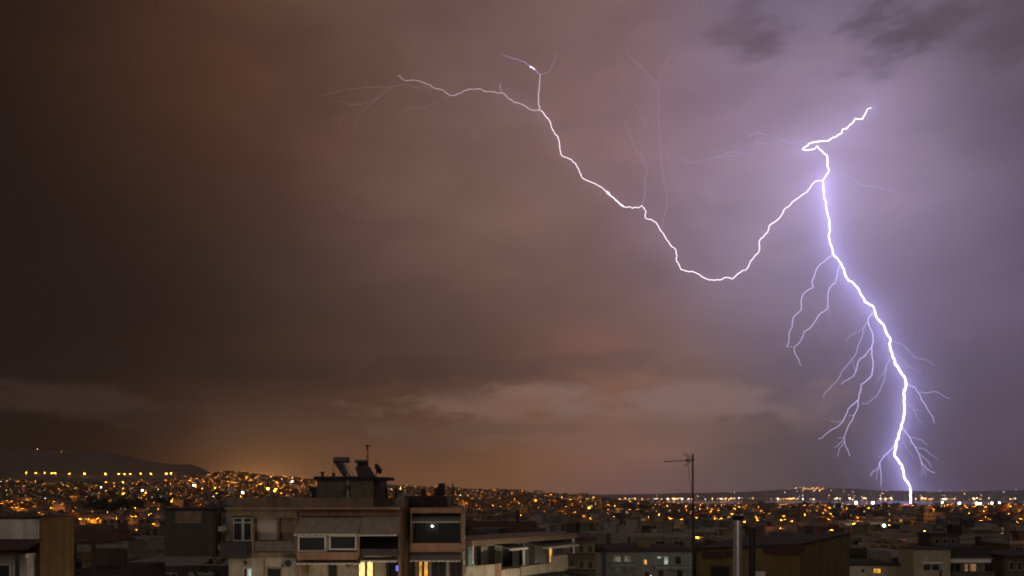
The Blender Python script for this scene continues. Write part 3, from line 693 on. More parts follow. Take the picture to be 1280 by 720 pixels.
for (p, q) in (((399, 575), (399, 594.3)), ((414, 575), (428, 594.3)), ((407, 575), (424, 594.3))): cyl(L(*p, -.35), L(*q, -.35), .028, 6).build('leg', M['alu'], r)
r['label'] = 'solar water heater with a round tank on splayed legs beside the downpipe'
r, L = solar(439, (425.5, 443, 573.2, .11), [(430, 593.8), (453.5, 593.8), (446, 580.5), (426, 580.5), ((-.1, .08),)], 4.4, 'dark red solar collector under a low slab tank beside the aerial', 'panel')
MB().box(L(428, 580).x, L(442, 580).x, .15, .5, L(0, 580).z, L(0, 575).z).build('tank_cradle', M['wood'], r)
for p in (429, 441): cyl(L(p, 580, .45), L(p, 594.3, .45), .03, 6).build('leg', M['alu'], r)
base = on(441, 594.3, 5); r = empty('tv_antenna', base, 'thin rooftop aerial with short crossbars above the red solar collector', 'aerial')
k48 = 48 / F
cyl((0, 0, 0), (0, 0, 44.5 * k48), .035, 6).build('mast', M['iron'], r)
MB().box(-4.0 * k48, 4.4 * k48, -.03, .03, 43 * k48, 44.4 * k48).box(-1.8 * k48, .8 * k48, -.04, .04, 38 * k48, 43 * k48).build('antenna_head', M['iron'], r)
MB().box(-3.2 * k48, 1.6 * k48, -.02, .02, 28 * k48, 29 * k48).build('crossbar', M['iron'], r)
base = on(458, 594.3, 3.2); r = empty('satellite_dish', base, 'grey satellite dish at the right end of the stair house roof', 'satellite dish')
dm = MB(); dm.smooth = True; nseg = 20; vs = []; fs = []
for i in range(5):
    for k in range(nseg):
        rr_ = .36 * i / 4; vs.append((rr_ * math.cos(2 * math.pi * k / nseg), rr_ * math.sin(2 * math.pi * k / nseg), .10 * (i / 4) ** 2))
for i in range(4):
    for k in range(nseg): fs.append((i * nseg + k, i * nseg + (k + 1) % nseg, (i + 1) * nseg + (k + 1) % nseg, (i + 1) * nseg + k))
rot = Matrix.Rotation(math.radians(40), 3, 'Z') @ Matrix.Rotation(math.radians(65), 3, 'Y') 
off = Vector((.10, 0, .46))
dm.add([tuple(rot @ Vector(v) + off) for v in vs] + [tuple(rot @ (Vector(v) + Vector((0, 0, -.02))) + off) for v in vs], fs + [tuple(i + len(vs) for i in q[::-1]) for q in fs]); dm.build('dish', M['alu'], r)
cyl((0, .05, 0), (.08, .05, .42), .035, 6).build('stand', M['iron'], r)
MB().tube([(.10, 0, .2), (.36, -.3, .32), (.52, -.36, .46)], .014, 5).ball((.52, -.36, .46), .04, 6, 4).build('feed_arm', M['iron'], r)

# --- adjoining block with the glazed balcony
b = Block('apartment_building', 'narrow block with two stacked balconies between the awning block and the low white block', 50, 502)
b.part('wall', M['cream'], [(515, 577, 641.2, BASE, 1.6, 4)]); b.part('recess_wall', M['darkwall'], [(502, 514.8, 641.2, BASE, 2.2, 11)])
b.part('roof_edge', M['terracotta'], [(514.5, 578.5, 634.8, 641.0, -.6, 4.2), (502, 514.3, 637, 641, 1.5, 11.2)])
b.part('roof_screen', M['soot'], [(500.5, 552.5, 620.5, 634.6, 2, 7)]); b.part('stair_house', M['grey'], [(553, 558, 620, 634.6, 3, 6)])
for (p0, p1, q) in ((537, 541.5, 611), (542.5, 550, 604.5)):
    b.part('chimney', M['soot'], [(p0, p1, q, 620.3, 3, 3.8), (p0 - .7, p1 + .7, q - 1.2, q - .1, 2.9, 3.9)])
cyl((b.x(560), 4, b.z(634.6)), (b.x(560), 4, b.z(603)), .05, 6).build('flue', M['iron'], b.o)
cyl((b.x(520), 4, b.z(620.3)), (b.x(520), 4, b.z(611.5)), .16, 8).build('flue', M['iron'], b.o)
b.part('side_pier', M['terracotta'], [(514.5, 516, 641.2, 690, -.5, 1.58), (576.6, 578.4, 641.2, 690, -.5, 1.58)])
b.awning(516.5, 576, 642.5, 652, .6, 1.0, 'awning_grey', 1.0)
b.window(517, 546, 654, 678, .5, 2, 1, frame='darkwall', fw=.05); b.window(546.5, 576, 654, 678, .5, 2, 1, frame='darkwall', fw=.05)
b.part('curtain', M['trim'], [(555.5, 559, 654, 678, .6, .64)]); b.part('ceiling_lamp', M['whitelamp'], [(539, 540.2, 657.3, 658.5, .30, .38)])
b.part('balcony_parapet', M['terracotta'], [(514.5, 578.4, 678.2, 688.2, -.6, -.4)]); b.part('balcony_floor', M['terracotta'], [(514.5, 578.4, 687, 690.0, -.38, 1.58)])
b.awning(514.8, 577, 689.5, 699.5, 0.2, 1.1, 'awning_grey', 1.3)
b.window(519, 525.5, 702, 735, 1.5, 1, 1, lit='lit_amber', frame='wood', name='door', label='amber lit balcony door'); b.window(525.8, 533, 702, 735, 1.5, 1, 1, lit='lit_amber', frame='wood', name='door', label='amber lit balcony door')
b.window(536, 555, 702, 735, 1.5, 2, 1, frame='wood'); b.part('curtain', M['shutter'], [(555.6, 559, 700, 735, 1.4, 1.5)]); b.window(560, 576, 702, 735, 1.5, 2, 1, frame='wood')
for k in range(2, 6): b.part('balcony', M['trim'], [(514.6, 578.3, 635 + 58 * k + 44, 635 + 58 * k + 56, -.6, 1.58)])

# --- lower white block, turned a little, its far end to the right
dA, dB = 64.0, 75.0
pA, pB = Vector((X(579, dA), dA)), Vector((X(709, dB), dB)); wl = (pB - pA).length; ang = math.atan2(pB.y - pA.y, pB.x - pA.x)
zb = ground(pA.x, pA.y) - .3
r = empty('apartment_building', (pA.x, pA.y, zb), 'low white block with long cream balconies and grey awnings stepping back beside it', 'building', rz=ang)
def hit(px, y=0.0):    # distance along this facade where the sight line at column px meets it
    k = (px - 640) / F; dxv, dyv = math.cos(ang), math.sin(ang); ox, oy = pA.x - dyv * y, pA.y + dxv * y
    return (k * oy - ox) / (dxv - k * dyv)
def lz(px, py, y=0.0):
    t = hit(px, y); dd = pA.y + t * math.sin(ang) + y * math.cos(ang); return EYE + (HZ - py) * dd / F - zb
def bpart2(name, mat, items, label=None, parent=None):
    mb = MB()
    for (p0, p1, q0, q1, y0, y1) in items:
        mb.box(hit(p0, y0), hit(p1, y0), y0, y1, lz((p0 + p1) / 2, q1, y0), lz((p0 + p1) / 2, q0, y0))
    o = mb.build(name, mat, parent or r)
    if label: o['label'] = label
    return o
ZR = lz(640, 671)
MB().box(0, wl, 1.5, 4.0, 0, ZR - .45).build('wall', M['white'], r)
MB().box(-.1, wl + .15, -1.1, 4.2, ZR - .44, ZR).build('roof_slab', M['brown'], r)
def awn2(p0, p1, drop, out, zt):
    x0, x1 = hit(p0), hit(p1); mb = MB()
    mb.hexa([(x0, .9, zt), (x1, .9, zt), (x1, .92, zt - .05), (x0, .92, zt - .05), (x0, .9 - out, zt - drop), (x1, .9 - out, zt - drop), (x1, .92 - out, zt - drop - .05), (x0, .92 - out, zt - drop - .05)])
    a = mb.build('awning', M['awning_grey'], r); MB().box(x0, x1, .86 - out, .895 - out, zt - drop - .16, zt - drop + .02).build('valance', M['frame'], a)
awn2(622, 645, .42, 2.2, ZR - .46); awn2(664, 709, .55, 2.2, ZR - .46)
def win2(p0, p1, z0, z1, lit=None, frame='frame', label=None):
    x0, x1 = hit(p0, 1.5), hit(p1, 1.5); f = .06; y = 1.5; mb = MB()
    mb.box(x0, x0 + f, y - .04, y - .002, z0, z1).box(x1 - f, x1, y - .04, y - .002, z0, z1).box(x0 + f, x1 - f, y - .04, y - .002, z0, z0 + f).box(x0 + f, x1 - f, y - .04, y - .002, z1 - f, z1)
    w = mb.build('window', M[frame], r); MB().box(x0 + f * .5, x1 - f * .5, y - .02, y - .004, z0 + f * .5, z1 - f * .5).build('pane', M[lit or 'glass'], w)
    if label: w['label'] = label
M['lit_green'] = lit_room('pale green lit room', (.6, .85, .6), .14)
F1 = ZR - 3.05
for (p0, p1, lit) in ((584, 593, 'lit_green'), (595.5, 602, None), (609, 619, 'lit_amber' and None), (627, 641, None), (648, 663, None), (668, 683, None), (686, 690, 'lit_amber'), (692, 704, None)):
    win2(p0, p1, F1 + .25, F1 + 2.35, lit)
MB().box(0, wl, -.9, 1.5, F1 - .16, F1).build('balcony_floor', M['trim'], r)
for (p0, p1, h_, m_) in ((579, 617, 1.0, 'cream'), (617.3, 625, 1.0, 'terracotta'), (625.3, 648, .45, 'cream'), (650, 688, .55, 'cream'), (688.3, 708, 1.15, 'cream')):
    MB().box(hit(p0, -.9), hit(p1, -.9), -1.06, -.91, F1 - .25, F1 + h_).build('balcony_parapet', M[m_], r)
for px in (644.5, 580, 707): MB().box(hit(px) - .09, hit(px) + .09, -1.0, -.85, F1 + (.46 if px == 644.5 else 1.2), ZR - .46).build('post', M['frame'], r)
for k in (2, 3, 4):
    zf = ZR - 3.05 * k
    MB().box(0, wl, -.9, 1.5, zf - .16, zf).build('balcony_floor', M['trim'], r); MB().box(0, wl, -1.04, -.91, zf - .2, zf + .9).build('balcony_parapet', M['cream'], r)
    for (p0, p1) in ((583, 596), (604, 618), (628, 642), (650, 664), (670, 684), (690, 704)): win2(p0, p1, zf + .3, zf + 2.4)
awn2(600, 640, .5, 2.0, F1 - .3); awn2(652, 700, .5, 2.0, F1 - .3)
# dark long roof behind it
b = Block('storage_roof', 'long dark red tiled roof with a sooty chimney behind the low white block', 92, 583, cat='building')
b.part('wall', M['darkwall'], [(586, 672, 668, 690 + 240, 0, 7)])
mb = MB(); mb.hexa([(b.x(585), -.4, b.z(668)), (b.x(673), -.4, b.z(668)), (b.x(673), 7.4, b.z(668)), (b.x(585), 7.4, b.z(668)), (b.x(587), 3, b.z(653)), (b.x(671.5), 3, b.z(653)), (b.x(671.5), 4, b.z(653)), (b.x(587), 4, b.z(653))]); mb.build('roof', M['rooftile'], b.o)
b.part('chimney', M['soot'], [(645.5, 649, 639.5, 657, 3, 3.5), (645, 649.5, 638.7, 639.4, 2.9, 3.6)])
b.part('gable', M['soot'], [(565, 584, 658, 690 + 240, .4, 6)])
mb = MB(); mb.prism([(b.x(563), b.z(658)), (b.x(586), b.z(666)), (b.x(573), b.z(646)), (b.x(567), b.z(643))], .2, 6.2); mb.build('gable_roof', M['soot'], b.o)

# --- ochre house at the left edge
b = Block('corner_house', 'ochre rendered house with a dark tiled porch roof at the picture edge', 33, 0)
b.part('wall', M['ochre_render'], [(-60, 41, 648.5, 720 + 420, .5, 3.1)]); b.part('roof_edge', M['rooftile'], [(-60, 41.5, 646.6, 648.4, .35, 3.2)])
b.part('plaster_patch', M['white'], [(-60, 40.5, 649.5, 676, .42, .498)], label='bare pale plaster above the porch roof')
rf = MB(); rf.hexa([(b.x(-60), -1.5, b.z(689)), (b.x(60), -1.5, b.z(684.5)), (b.x(46), .40, b.z(676.5)), (b.x(-60), .40, b.z(676.5)),
                    (b.x(-60), -1.5, b.z(686.5)), (b.x(60), -1.5, b.z(682.5)), (b.x(46), .40, b.z(674.5)), (b.x(-60), .40, b.z(674.5))])
b_roof = rf.build('porch_roof', M['rooftile'], b.o)
fa = MB(); b.bx(fa, -60, 50, 687.5, 691, -1.45, -1.3); b.bx(fa, 46, 50, 691, 720 + 420, -1.45, -1.35); fa.build('gutter', M['wood'], b.o)
b.part('porch_wall', M['white'], [(-60, 36, 697.5, 720 + 420, -.1, .49)]); b.part('cornice', M['frame'], [(-60, 36.5, 692, 697.2, -.25, .49)])
b.window(-18, 17, 704, 748, -.12, 2, 1, fw=.08)
# --- dark veranda beside it
b = Block('roof_veranda', 'dark veranda with a sloping tiled roof on wooden posts beside the ochre house', 46, 84, cat='building')
b.part('terrace', M['soot'], [(84, 150, 714, 720 + 300, 0, 6)]); b.part('back_wall', M['darkwall'], [(84, 124, 690, 713.8, 3, 3.3)])
mb = MB(); mb.hexa([(b.x(82), -.5, b.z(667)), (b.x(128.5), -.5, b.z(679)), (b.x(128.5), 4, b.z(679)), (b.x(82), 4, b.z(667)), (b.x(82), -.5, b.z(664)), (b.x(128.5), -.5, b.z(676.5)), (b.x(128.5), 4, b.z(676.5)), (b.x(82), 4, b.z(664))]); mb.build('roof', M['rooftile'], b.o)
b.part('beam', M['wood'], [(92, 120, 676.3, 680, -.1, .1)])
for px in (116.5, 93): b.part('post', M['wood'], [(px - 1.6, px + 1.6, 680.2, 713.8, -.12, .12)])
b.window(85, 94, 680, 694, -.25, 2, 1, fw=.06); b.part('railing', M['wood'], [(84, 118, 700, 702, -.2, -.1), (84, 118, 712.5, 713.8, -.2, -.1)])
# --- tall dark blind wall block
b = Block('blind_wall_block', 'tall dark block with a blank wall and a paler rooftop cabin', 72, 205, cat='building')
b.part('wall', M['darkwall'], [(206, 270, 637.5, 720 + 220, 0, 12)]); b.part('roof_cap', M['dark'], [(205, 271, 635.3, 637.3, -.2, 12.2)])
b.part('wall_panel', M['brown'], [(219.5, 253, 639, 654, -.1, -.003)], label='paler rendered panel under the roof')
b.part('corner_strip', M['rooftile'], [(267.2, 270.2, 638, 720, -.06, -.003)])
b.part('side_wing', M['grey'], [(271.4, 284, 641, 720 + 220, 1.0, 10)])
for q in (645, 668, 690): b.window(272.5, 278, q, q + 11, .97, 1, 1); b.part('balcony', M['cream'], [(274, 283, q + 13, q + 19, -.3, .99)])
cyl((b.x(235), 3, b.z(635.3)), (b.x(235), 3, b.z(622)), .05, 6).build('mast', M['iron'], b.o)
cyl((b.x(262), 3, b.z(635.3)), (b.x(262), 3, b.z(627)), .05, 6).build('mast', M['iron'], b.o)
# low slate roofs in front of it
b = Block('low_house', 'low house with a slate coloured wall and flat roof before the blind dark block', 62, 140, cat='building')
b.part('wall', M['slate'], [(141, 285, 707, 720 + 260, 0, 8)]); b.part('roof_edge', M['grey'], [(140, 286, 705.6, 706.9, -.2, 8.2)])
b.part('pale_panel', M['white'], [(184, 193, 713.5, 726, -.2, -.003)]); b.part('canopy', M['trim'], [(242, 272, 714, 718, -1.0, -.003)]); b.window(205, 222, 716, 740, -.04, 2, 1)

# --- mustard roof structure on the right with the steel flue
b = Block('rooftop_house', 'mustard rooftop house with a dark sloping roof in the foreground', 30, 866, base=ground(12, 30) - .3, cat='building')
A, Bc, C_ = (b.x(866), -.6), (b.x(1000), 0.0), (X(1062, 38.6) - X(866, 30), 8.6)
D_ = (A[0] + C_[0] - Bc[0] - 1.2, 8.0)
def poly(mb, pts, z0, z1s, mi=0):
    n = len(pts); z0s = z0 if isinstance(z0, (list, tuple)) else [z0] * n; z1s = z1s if isinstance(z1s, (list, tuple)) else [z1s] * n
    vs = [(p[0], p[1], z) for p, z in zip(pts, z0s)] + [(p[0], p[1], z) for p, z in zip(pts, z1s)]
    mb.add(vs, [tuple(range(n - 1, -1, -1)), tuple(range(n, 2 * n))] + [(i, (i + 1) % n, n + (i + 1) % n, n + i) for i in range(n)], mi); return mb
zA, zB = b.z(683), b.z(679.5); zC = EYE + (HZ - 666) * 38.6 / F - b.z0; zD = zC - .1
poly(MB(), [A, Bc, C_, D_], 0, [zA - .1, zB - .1, zC - .1, zD - .1]).build('wall', M['mustard'], b.o)
def out_(p, k=1.02):
    cxm, cym = (A[0] + C_[0]) / 2, (A[1] + C_[1]) / 2; return (cxm + (p[0] - cxm) * k, cym + (p[1] - cym) * k)
poly(MB(), [out_(A), out_(Bc), out_(C_), out_(D_)], [zA - .095, zB - .095, zC - .095, zD - .095], [zA, zB, zC, zD]).build('roof', M['dark'], b.o)
b.part('wall_patch', M['rooftile'], [(873, 898, 688, 695.5, -.62, -.52)]); b.part('wall_patch', M['rooftile'], [(902, 916, 688, 695.5, -.48, -.38)]); b.part('wall_patch', M['rooftile'], [(952, 1002, 682, 692, -.24, -.06)])
b.window(884, 907, 705.5, 745, -.56, 1, 1, frame='wood', fw=.05)
MB().box(b.x(800), b.x(1010), -14, -.7, 0, b.z(800)).build('lower_terrace', M['grey'], b.o)
TERR = b.z(800) + b.z0
def flue(px, d, q_top, w, mat, label, name='chimney_flue', cone=True):
    base = Vector((X(px, d), d, TERR)); r = empty(name, base, label, 'flue'); zt = Z(q_top, d) - TERR; k = d / F
    m_ = MB(); m_.smooth = False; cyl((0, 0, 0), (0, 0, zt - .10), w / 2 * k, 16, mb=m_); m_.build('pipe', M[mat], r)
    for zz in (zt - .55, zt - 1.2): cyl((0, 0, zz), (0, 0, zz + .04), w / 2 * k + .012, 16).build('joint_band', M[mat], r)
    if cone:
        MB().tube([(0, 0, zt - .12), (0, 0, zt - .05), (0, 0, zt), (0, 0, zt + .02)], [w / 2 * k + .01, w / 2 * k + .06, w / 2 * k + .075, .02], 16).build('cowl', M['iron'], r)
    else:
        m_ = MB(); cyl((0, 0, zt - .10), (0, 0, zt), w / 2 * k + .03, 14, mb=m_); m_.box(0, w * k * 1.1, -.1, .1, zt - .10, zt - .03); m_.build('cowl', M['iron'], r)
    return r
flue(922, 20, 644.5, 10.5, 'steel', 'shiny steel flue with a dark flared cowl before the mustard rooftop house')
flue(940, 22, 659, 8, 'iron', 'black iron flue standing close behind the shiny steel one', cone=False)
b.part('pale_panel', M['white'], [(932, 944, 711, 735, -1.2, -.9)])
# aerial on its mast
base = Vector((X(866, 24), 24, TERR)); r = empty('tv_antenna', base, 'tall thin mast with a horizontal yagi aerial pointing left against the sky', 'aerial'); k = 24 / F
H_ = Z(567.5, 24) - TERR
cyl((0, 0, 0), (0, 0, H_), .027, 8).build('mast', M['iron'], r)
bm_ = MB(); z1_ = H_ - 7.5 * k; z2_ = H_ - 9.6 * k
bm_.tube([(2 * k, 0, z1_), (-36 * k, 0, z2_)], .013, 6); bm_.build('boom', M['iron'], r)
for i in range(12):
    t_ = i / 11; xx = -9 * k - 26 * k * t_; zz = z1_ + (z2_ - z1_) * (t_ * .74 + .26); cyl((xx, -.16 + .05 * t_, zz), (xx, .16 - .05 * t_, zz), .006, 5).build('element', M['alu'], r)
rf = MB()
for s_ in (-1, 1):
    for i in range(5): rf.tube([(-2 * k - i * 2.0 * k, -.2, z1_ + s_ * (.02 + i * .045)), (-2 * k - i * 2.0 * k, .2, z1_ + s_ * (.02 + i * .045))], .005, 5)
    for y_ in (-.2, 0, .2): rf.tube([(-2 * k, y_, z1_ + s_ * .02), (-10.5 * k, y_, z1_ + s_ * .2)], .006, 5)
rf.build('reflector', M['alu'], r)
MB().box(-8.5 * k, -5.5 * k, -.03, .03, z1_ - .05, z1_ + .03).build('junction_box', M['iron'], r)
MB().tube([(-6 * k, 0, z1_ - .04), (-5 * k, .01, z1_ - 20 * k), (-.5 * k, .03, z1_ - 42 * k)], .006, 5).build('cable', M['iron'], r)

# ------------------------------------------------------------------ second row: blocks one can tell apart
b = Block('beige_house', 'beige house front with one white twin window under a flat roof', 95, 1142)
b.part('wall', M['olive'], [(1142, 1188, 687.4, 720 + 150, 0, 3.2)]); b.part('roof_edge', M['dark'], [(1141, 1189, 685.4, 687.2, -.25, 3.4)])
b.window(1152, 1175, 704, 714.5, -.05, 2, 1, fw=.16); b.part('window_hood', M['frame'], [(1151, 1176, 702.4, 703.8, -.35, -.003)]); b.part('downpipe', M['iron'], [(1174, 1176, 712, 760, -.2, -.1)])
b = Block('terrace_house', 'long low house with a pale fascia over its dark terrace at the lower right', 99, 1189)
b.part('wall', M['grey'], [(1189.5, 1243, 699, 720 + 150, 2.0, 5)]); b.part('roof', M['dark'], [(1189.2, 1246, 684.5, 697.8, 1.2, 5.4)]); b.part('fascia', M['frame'], [(1189.5, 1240, 699.3, 703.6, .2, .5)]); b.part('ceiling', M['grey'], [(1189.5, 1243, 697.9, 699.2, .2, 5.3)])
b.window(1196, 1212, 706, 722, 1.95, 2, 1); b.window(1216, 1232, 706, 722, 1.95, 2, 1, lit='lit_dim'); b.part('column', M['trim'], [(1212.5, 1214.5, 703.7, 724, .2, .5)]); b.part('balcony_parapet', M['darkwall'], [(1189.5, 1243, 714, 724, -.1, .1)]); b.part('balcony_floor', M['trim'], [(1189.5, 1243, 724.2, 726, -.1, 1.98)])
b.part('chimney', M['soot'], [(1240, 1245, 672, 684.3, 3, 3.6)])
b = Block('pale_house', 'pale low house with an amber window at the foot of the mustard rooftop house', 105, 1062)
b.part('wall', M['cream'], [(1050, 1128, 707, 720 + 150, 0, 8)]); b.part('roof_edge', M['dark'], [(1049, 1129, 704.5, 706.8, -.3, 8.2)])
b.window(1076, 1080, 711, 715.5, -.05, 1, 1, fw=.06); b.window(1091, 1101, 710, 717, -.05, 2, 1, lit='lit_amber', frame='wood', label='amber lit window')
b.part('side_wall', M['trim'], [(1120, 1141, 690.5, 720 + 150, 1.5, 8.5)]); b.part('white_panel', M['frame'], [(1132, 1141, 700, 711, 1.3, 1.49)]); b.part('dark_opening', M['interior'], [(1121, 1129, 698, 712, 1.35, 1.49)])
b = Block('flat_block', 'dark flat block with a square black tank standing on its roof at the right', 150, 1166)
b.part('wall', M['darkwall'], [(1163, 1200, 669, 720 + 100, 0, 4.5)]); b.part('roof_edge', M['dark'], [(1162, 1201, 667, 668.8, -.3, 4.8)])
for px in (1168, 1178, 1188): 
    for q in (673, 685): b.window(px, px + 6, q, q + 7, -.05, 1, 1, fw=.1)
r = empty('roof_tank', at(1193, 667, 152), 'square black tank on the flat dark block roof', 'tank')
MB().box(-.95, .95, -.9, .9, .25, 1.62).build('tank', M['soot'], r); MB().box(-.9, .9, -.85, .85, 0, .248).build('plinth', M['dark'], r); MB().box(-1.02, 1.02, -.97, .97, 1.622, 1.75).build('lid', M['dark'], r)
b = Block('apartment_building', 'blue grey apartment block with one bright cold window left of the tall mast', 112, 758)
M['bluegrey'] = plaster('blue grey plaster', (0.19, 0.21, 0.20))
b.part('wall', M['bluegrey'], [(758, 866, 690, 720 + 150, 0, 12)]); b.part('roof_edge', M['dark'], [(757, 867, 686.5, 689.8, -.4, 12.2)])
b.part('stair_house', M['mustard'], [(800, 815, 680, 686.3, 2, 6)])
for (p0, p1, q0, q1, lt) in ((766, 776, 694, 703, None), (780, 790, 694, 703, None), (804, 809, 699, 706, 'lit_amber'), (821, 827, 695, 698.5, 'lit_cold'), (829.5, 835.5, 695, 706, 'lit_cold'), (843, 852, 695, 706, None), (768, 776, 709, 717, None), (784, 792, 709, 717, None), (805, 812, 714, 722, None), (822, 830, 712, 722, None), (845, 854, 712, 722, None)):
    b.window(p0, p1, q0, q1, -.05, 1, 1, lit=lt, fw=.09)
for (p0, p1, q) in ((762, 796, 703.5), (817, 862, 706.5), (762, 796, 718)): b.part('balcony', M['bluegrey'], [(p0, p1, q, q + 4.5, -1.1, -.06)])
b = Block('apartment_building', 'narrow beige block with a blank end wall left of the blue grey block', 118, 745)
b.part('wall', M['cream'], [(745, 757.5, 690, 720 + 150, 0, 10)]); b.part('roof_edge', M['dark'], [(744, 758.3, 687, 689.8, -.3, 10.2)]); b.part('roof_cabin', M['darkwall'], [(748, 756, 681, 686.8, 1, 4)])
b = Block('apartment_building', 'dim block with shadowed balconies just right of the low white block', 84, 712)
b.part('wall', M['brown'], [(706, 744, 676, 720 + 190, .8, 9)]); b.part('roof', M['rooftile'], [(704, 746, 671.5, 675.8, -.3, 9.3)])
for q in (682, 702):
    for px in (712, 724, 735): b.window(px, px + 7, q, q + 10, .76, 1, 1, fw=.08)
    b.part('balcony', M['darkwall'], [(708, 743, q + 11, q + 16, -.5, .79)])

b = Block('apartment_building', 'dim block with two dark windows cut by the right picture edge', 100, 1262)
b.part('wall', M['darkwall'], [(1256, 1330, 697, 720 + 150, 0, 9)]); b.part('roof_edge', M['dark'], [(1255, 1331, 694, 696.8, -.3, 9.2)])
for px in (1261, 1271): b.window(px, px + 6, 702, 713, -.05, 1, 1, fw=.08)
# ------------------------------------------------------------------ prototypes of the repeated blocks
def facade_window(mb, x0, x1, z0, z1, y, side=0, X0=0):
    f = .09
    def bx(a, b_, c, d_, e, g_, mi):
        if side == 0: mb.box(a, b_, y + c, y + d_, e, g_, mi)
        elif side == 1: mb.box(X0 - d_, X0 - c, a, b_, e, g_, mi)
        else: mb.box(X0 + c, X0 + d_, a, b_, e, g_, mi)
    bx(x0, x0 + f, -.05, -.003, z0, z1, 0); bx(x1 - f, x1, -.05, -.003, z0, z1, 0); bx(x0 + f, x1 - f, -.05, -.003, z0, z0 + f, 0); bx(x0 + f, x1 - f, -.05, -.003, z1 - f, z1, 0)
    bx((x0 + x1) / 2 - .04, (x0 + x1) / 2 + .04, -.05, -.003, z0 + f, z1 - f, 0)
    bx(x0 + f * .5, x1 - f * .5, -.025, -.002, z0 + f * .5, z1 - f * .5, 1)
PROTO_AT = Vector((0, -400, 0))
def make_block(n, style):
    w, dp, fh = 12.0, 11.0, 3.0; H = n * fh; RR = random.Random(n * 10 + style)
    root = empty('town_block', PROTO_AT, 'x', 'building')
    MB().box(-w / 2, w / 2, 0, dp, -4, H).build('wall', M['facade'], root)
    mb = MB(); t = .22
    mb.box(-w / 2 - .2, w / 2 + .2, -.2, t - .2, H + .002, H + .75).box(-w / 2 - .2, w / 2 + .2, dp + .2 - t, dp + .2, H + .002, H + .75).box(-w / 2 - .2, -w / 2 - .2 + t, t - .2, dp + .2 - t, H + .002, H + .75).box(w / 2 + .2 - t, w / 2 + .2, t - .2, dp + .2 - t, H + .002, H + .75)
    mb.build('parapet', M['trim'], root)
    sx = RR.uniform(-3, 2); MB().box(sx, sx + 3, 4, 7.5, H + .003, H + 2.6).box(sx - .2, sx + 3.2, 3.8, 7.7, H + 2.603, H + 2.8).build('stair_house', M['facade'], root)
    MB().box(-w / 2 + .03, w / 2 - .03, .03, dp - .03, H + .001, H + .03).build('roof', M['dark'], root)
    for k in range(2):
        xx = RR.uniform(-5, 4.5); m_ = MB(); m_.box(xx, xx + .5, 2 + 3 * k, 2.5 + 3 * k, H + .004, H + RR.uniform(1.2, 2.2)); m_.build('chimney', M['grey'], root)
    m_ = MB(); xx = RR.uniform(-4, 4); cyl((xx, 8, H + .01), (xx, 8, H + 3.6), .05, 5, mb=m_); m_.box(xx - .7, xx + .1, 7.97, 8.03, H + 3.3, H + 3.36); m_.build('aerial', M['iron'], root)
    if style == 1:
        m_ = MB(); m_.hexa([(-4, 1, H + .3), (-2, 1, H + .3), (-2, 1.1, H + .2), (-4, 1.1, H + .2), (-4, 2.4, H + 1.6), (-2, 2.4, H + 1.6), (-2, 2.5, H + 1.5), (-4, 2.5, H + 1.5)]); m_.tube([(-3.9, 2.6, H + 1.75), (-2.1, 2.6, H + 1.75)], .26, 10); m_.box(-3.5, -2.5, 2.3, 2.6, H + .004, H + 1.5)
        m_.build('solar_heater', M['panel'], root)
    for fl in range(max(0, n - 4), n):
        z = fl * fh
        if style == 0: spans = [(-5.6, 5.6)]
        elif style == 1: spans = [(-5.6, -.8), (.8, 5.6)]
        else: spans = [(-5.8, 1.5)]
        for (a, c_) in spans:
            m_ = MB(); m_.box(a, c_, -1.3, -.002, z - .16, z); m_.box(a, c_, -1.3, -1.18, z + .002, z + .95); m_.box(a, a + .1, -1.17, -.002, z + .002, z + .95); m_.box(c_ - .1, c_, -1.17, -.002, z + .002, z + .95)
            m_.build('balcony', M['trim'] if style != 1 else M['facade'], root)
        for xx in (-4.6, -1.0, 2.6):
            m_ = MB(); facade_window(m_, xx, xx + 2.0, z + .15, z + 2.35, 0); m_.build('window', [M['trim'], M['pane']], root)
        for s_ in (1, 2):
            m_ = MB(); facade_window(m_, 3.5, 5.2, z + .9, z + 2.3, 0, s_, (-w / 2) if s_ == 1 else w / 2); m_.build('window', [M['trim'], M['pane']], root)
    return root
PROTOS = {}
def proto(n, st):
    if (n, st) not in PROTOS: PROTOS[(n, st)] = make_block(n, st)
    return PROTOS[(n, st)]
